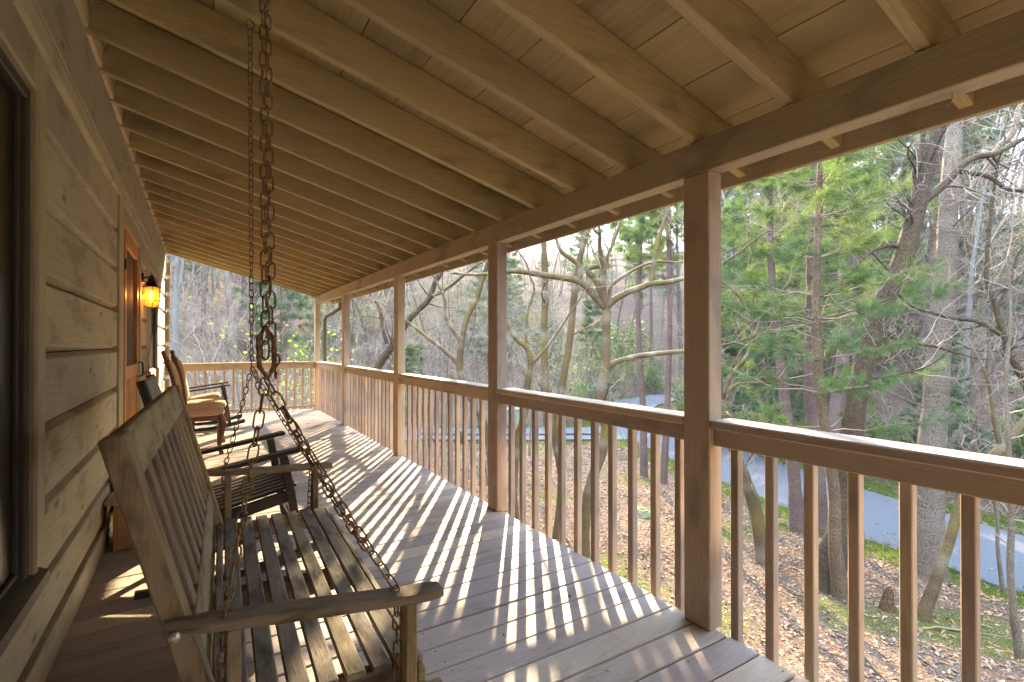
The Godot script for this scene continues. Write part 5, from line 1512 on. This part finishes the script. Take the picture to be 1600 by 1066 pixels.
# ---------------------------------------------------------------- chairs
func rocker(label: String, pos: Vector3, tilt: float, cushions: bool) -> Node3D:
	var o := thing("rocking_chair", label, "chair", pos)
	o.rotation.z = tilt
	var sd := Vector3(0, 0, 1)
	var w := 0.315
	for s in [-1.0, 1.0]:
		var z: float = s * w
		part(o, "front_leg", MB.new().bar(Vector3(0.26, 0.05, z), Vector3(0.235, 0.60, z), 0.05, 0.045, sd), pick("black"))
		part(o, "back_post", MB.new().bar(Vector3(-0.20, 0.05, z * 0.92), Vector3(-0.36, 1.14, z * 0.92), 0.045, 0.040, sd), pick("black"))
		part(o, "arm_rest", MB.new().bar(Vector3(-0.29, 0.605, z), Vector3(0.33, 0.625, z), 0.085, 0.022, sd, 0.006), pick("black"))
		var p := PackedVector3Array()
		for i in 11:
			var x := -0.52 + 0.98 * i / 10.0
			p.push_back(Vector3(x, 0.02 + 0.20 * (x - 0.02) * (x - 0.02), z))
		for i in 10:
			pass
		var mb := MB.new()
		for i in 10:
			mb.bar(p[i], p[i + 1] + (p[i + 1] - p[i]) * 0.04, 0.032, 0.05, sd, 0.002)
		part(o, "runner", mb, pick("black"))
		part(o, "side_rail", MB.new().bar(Vector3(-0.22, 0.335, z * 0.97), Vector3(0.25, 0.375, z * 0.97), 0.024, 0.065, sd), pick("black"))
		part(o, "stretcher", MB.new().bar(Vector3(-0.21, 0.19, z * 0.97), Vector3(0.26, 0.20, z * 0.97), 0.022, 0.034, sd), pick("black"))
	for k in 8:
		var z := -0.262 + 0.075 * k
		part(o, "seat_slat", MB.new().bar(Vector3(-0.24, 0.375, z), Vector3(0.285, 0.418, z), 0.052, 0.016, sd), pick("black"))
	part(o, "seat_front", MB.new().at(Vector3(0.25, 0.335, -w), Vector3(0.272, 0.402, w)), pick("black"))
	part(o, "stretcher", MB.new().at(Vector3(0.245, 0.17, -w), Vector3(0.268, 0.21, w)), pick("black"))
	var u := Vector3(-0.147, 1, 0).normalized()
	part(o, "head_rail", MB.new().bar(Vector3(-0.338, 1.03, -w), Vector3(-0.338, 1.03, w), 0.21, 0.034, u, 0.008), pick("black"))
	part(o, "lower_rail", MB.new().bar(Vector3(-0.255, 0.46, -w * 0.9), Vector3(-0.255, 0.46, w * 0.9), 0.06, 0.024, u), pick("black"))
	for k in 6:
		var z := -0.215 + 0.086 * k
		part(o, "back_slat", MB.new().bar(Vector3(-0.256, 0.46, z), Vector3(-0.325, 0.95, z), 0.055, 0.014, sd), pick("black"))
	if cushions:
		part(o, "seat_cushion", MB.new().cushion(Transform3D(Basis(Vector3(0, 0, 1), 0.06), Vector3(-0.02, 0.455, 0)), Vector3(0.42, 0.075, 0.50), 0.02), M.cloth)
	return o

func side_chair(label: String, pos: Vector3) -> Node3D:
	var o := thing("dining_chair", label, "chair", pos)
	var sd := Vector3(0, 0, 1)
	for s in [-1.0, 1.0]:
		var z: float = s * 0.205
		# carved front leg, swelling at the knee and waisted above the foot
		var p := PackedVector3Array([Vector3(0.195, 0.44, z * 0.98), Vector3(0.205, 0.40, z), Vector3(0.215, 0.34, z * 1.05), Vector3(0.205, 0.26, z * 1.03), Vector3(0.190, 0.16, z), Vector3(0.185, 0.07, z), Vector3(0.20, 0.025, z * 1.02), Vector3(0.205, 0.0, z * 1.02)])
		part(o, "front_leg", MB.new().tube(p, PackedFloat32Array([0.030, 0.040, 0.042, 0.032, 0.023, 0.018, 0.025, 0.026]), 10), pick("chair"))
		part(o, "back_leg", MB.new().tube(PackedVector3Array([Vector3(-0.20, 0.46, z * 0.85), Vector3(-0.205, 0.25, z * 0.86), Vector3(-0.245, 0.02, z * 0.9), Vector3(-0.25, 0.0, z * 0.9)]), PackedFloat32Array([0.022, 0.021, 0.018, 0.018]), 8), pick("chair"))
		# back stile: a long S curve
		var q := PackedVector3Array([Vector3(-0.20, 0.42, z * 0.85), Vector3(-0.215, 0.55, z * 0.82), Vector3(-0.235, 0.72, z * 0.88), Vector3(-0.27, 0.90, z * 0.98), Vector3(-0.32, 1.06, z * 0.9), Vector3(-0.345, 1.12, z * 0.6)])
		part(o, "back_stile", MB.new().tube(q, PackedFloat32Array([0.022, 0.019, 0.018, 0.020, 0.022, 0.018]), 8), pick("chair"))
		part(o, "side_apron", MB.new().bar(Vector3(-0.19, 0.415, z * 0.86), Vector3(0.19, 0.415, z), 0.026, 0.055, sd, 0.006), pick("chair"))
	part(o, "crest_rail", MB.new().tube(PackedVector3Array([Vector3(-0.345, 1.12, -0.125), Vector3(-0.355, 1.155, -0.06), Vector3(-0.36, 1.17, 0), Vector3(-0.355, 1.155, 0.06), Vector3(-0.345, 1.12, 0.125)]), PackedFloat32Array([0.018, 0.024, 0.028, 0.024, 0.018]), 8), pick("chair"))
	part(o, "front_apron", MB.new().bar(Vector3(0.195, 0.415, -0.2), Vector3(0.195, 0.415, 0.2), 0.026, 0.06, Vector3(1, 0, 0), 0.006), pick("chair"))
	part(o, "back_apron", MB.new().bar(Vector3(-0.2, 0.425, -0.17), Vector3(-0.2, 0.425, 0.17), 0.03, 0.05, Vector3(1, 0, 0), 0.006), pick("chair"))
	part(o, "seat_cushion", MB.new().cushion(Transform3D(Basis(), Vector3(0.005, 0.475, 0)), Vector3(0.47, 0.085, 0.46), 0.022), M.cloth)
	part(o, "back_pad", MB.new().cushion(Transform3D(Basis(Vector3(0, 0, 1), 0.21 - PI / 2) , Vector3(-0.255, 0.82, 0)), Vector3(0.52, 0.055, 0.31), 0.018), M.cloth)
	return o

func build_furniture() -> void:
	rocker("black slatted rocking chair directly behind the swing, empty seat", Vector3(0.255, 0.0, -3.45), 0.13, false)
	side_chair("carved wooden chair with tan seat pad, nearer of the pair by the window", Vector3(0.02, 0.0, -6.95))
	side_chair("carved wooden chair with tan seat pad, farther of the pair by the window", Vector3(0.07, 0.0, -7.72))
	rocker("black rocking chair with tan cushion at the far end railing", Vector3(0.14, 0.0, -9.0), 0.10, true)
	# box, bag and cloth in the corner behind the swing
	var b := thing("cardboard_box", "brown cardboard box on the deck against the wall behind the swing", "box", Vector3(-0.27, 0, -4.06))
	part(b, "carton", MB.new().at(Vector3(-0.172, 0.001, -0.15), Vector3(0.172, 0.28, 0.16), 0.004), M.card)
	part(b, "flap", MB.new().bar(Vector3(-0.17, 0.283, -0.15), Vector3(-0.17, 0.283, 0.16), 0.003, 0.1, Vector3(0.3, 1, 0), 0.0), M.card)
	part(b, "front_panel", MB.new().at(Vector3(-0.155, 0.04, 0.161), Vector3(0.165, 0.272, 0.164), 0.001), M.card)
	var bag := MB.new()
	var f := FastNoiseLite.new()
	f.seed = 21
	f.frequency = 2.2
	for i in 16:
		for j in 20:
			var P := func(a: int, c2: int) -> Vector3:
				var th := PI * a / 16.0
				var ph := TAU * (c2 % 20) / 20.0
				var d := Vector3(sin(th) * cos(ph), cos(th), sin(th) * sin(ph))
				return Vector3(d.x * 0.055, 0.24 + d.y * 0.24, d.z * 0.20) * (1.0 + 0.12 * f.get_noise_3dv(d * 1.5))
			var q := [P.call(i, j), P.call(i + 1, j), P.call(i + 1, j + 1), P.call(i, j + 1)]
			var nor: Vector3 = (q[2] - q[0]).cross(q[3] - q[1])
			if nor.length() < 1e-8: continue
			nor = nor.normalized()
			if nor.dot(q[1] - Vector3(0, 0.24, 0)) < 0: nor = -nor
			bag.face(q, nor)
	var bg := part(self, "black_bag", bag, M.blackbag)
	bg.position = Vector3(-0.432, 0.0, -4.45)
	tag(bg, "slack black plastic bag between the wall and the cardboard box", "bag")
	var cl := MB.new()
	for i in 10:
		for j in 6:
			var P := func(a: int, c2: int) -> Vector3:
				var u := a / 10.0
				var t := c2 / 6.0
				return Vector3(-0.468 + 0.075 * sin(t * 2.6) * (0.5 + 0.5 * u) + 0.012 * sin(u * 9.0), 0.56 - u * 0.30, -4.22 - 0.20 * t + 0.02 * sin(u * 5.0 + t * 4.0))
			var q := [P.call(i, j), P.call(i + 1, j), P.call(i + 1, j + 1), P.call(i, j + 1)]
			var nor: Vector3 = (q[2] - q[0]).cross(q[3] - q[1]).normalized()
			if nor.x < 0: nor = -nor
			cl.face(q, nor)
	tag(part(self, "cloth", cl, M.pink), "pale pink cloth hanging over the bag behind the swing", "cloth")

# ---------------------------------------------------------------- all
func _ready() -> void:
	rng.seed = 20240
	nz.seed = 3
	nz.frequency = 0.12
	nz.fractal_octaves = 3
	moss_n.seed = 8
	moss_n.frequency = 0.9
	var cam := Camera3D.new()
	cam.name = "camera"
	cam.position = Vector3(0, 1.27, 0)
	cam.rotation = Vector3(0.0057, -0.55438, 0)
	cam.fov = 68.02
	cam.near = 0.05
	cam.far = 600.0
	add_child(cam)
	cam.current = true
	var env := Environment.new()
	env.background_mode = Environment.BG_SKY
	var sky := Sky.new()
	var sm := ProceduralSkyMaterial.new()
	sm.sky_top_color = Color(0.74, 0.82, 0.94)
	sm.sky_horizon_color = Color(1.0, 0.95, 0.86)
	sm.sky_curve = 0.14
	sm.ground_bottom_color = Color(0.25, 0.2, 0.16)
	sm.ground_horizon_color = Color(0.6, 0.6, 0.6)
	sm.sky_energy_multiplier = 1.25
	sm.sun_angle_max = 25.0
	sky.sky_material = sm
	env.sky = sky
	env.background_energy_multiplier = 1.0
	env.tonemap_mode = Environment.TONE_MAPPER_LINEAR
	env.tonemap_exposure = 7.2
	env.fog_enabled = true
	env.fog_density = 0.0007
	env.fog_light_color = Color(0.92, 0.95, 1.0)
	env.sdfgi_enabled = true
	env.ssao_enabled = true
	env.ssil_enabled = true
	var we := WorldEnvironment.new()
	we.name = "world_environment"
	we.environment = env
	add_child(we)
	var sun := DirectionalLight3D.new()
	sun.name = "sun"
	sun.light_color = Color(1.0, 0.89, 0.72)
	sun.light_energy = 1.6
	sun.light_angular_distance = 0.5
	sun.shadow_enabled = true
	# towards the sun: out from the house and ahead, 22.5 degrees high
	var to_sun := Vector3(0.548 * 0.924, 0.3827, -0.836 * 0.924)
	sun.basis = Basis.looking_at(-to_sun, Vector3.UP)
	add_child(sun)
	materials()
	plain("fence", lin(0.06, 0.05, 0.04), 0.9)
	plain("ubox", lin(0.22, 0.27, 0.2), 0.7)
	plain("brass", lin(0.55, 0.38, 0.12), 0.35, 0.9)
	build_land()
	build_deck()
	build_wall()
	build_roof()
	build_rail()
	build_swing()
	build_chains()
	build_lamp()
	build_furniture()
	woods_all()
	build_ground_cover()
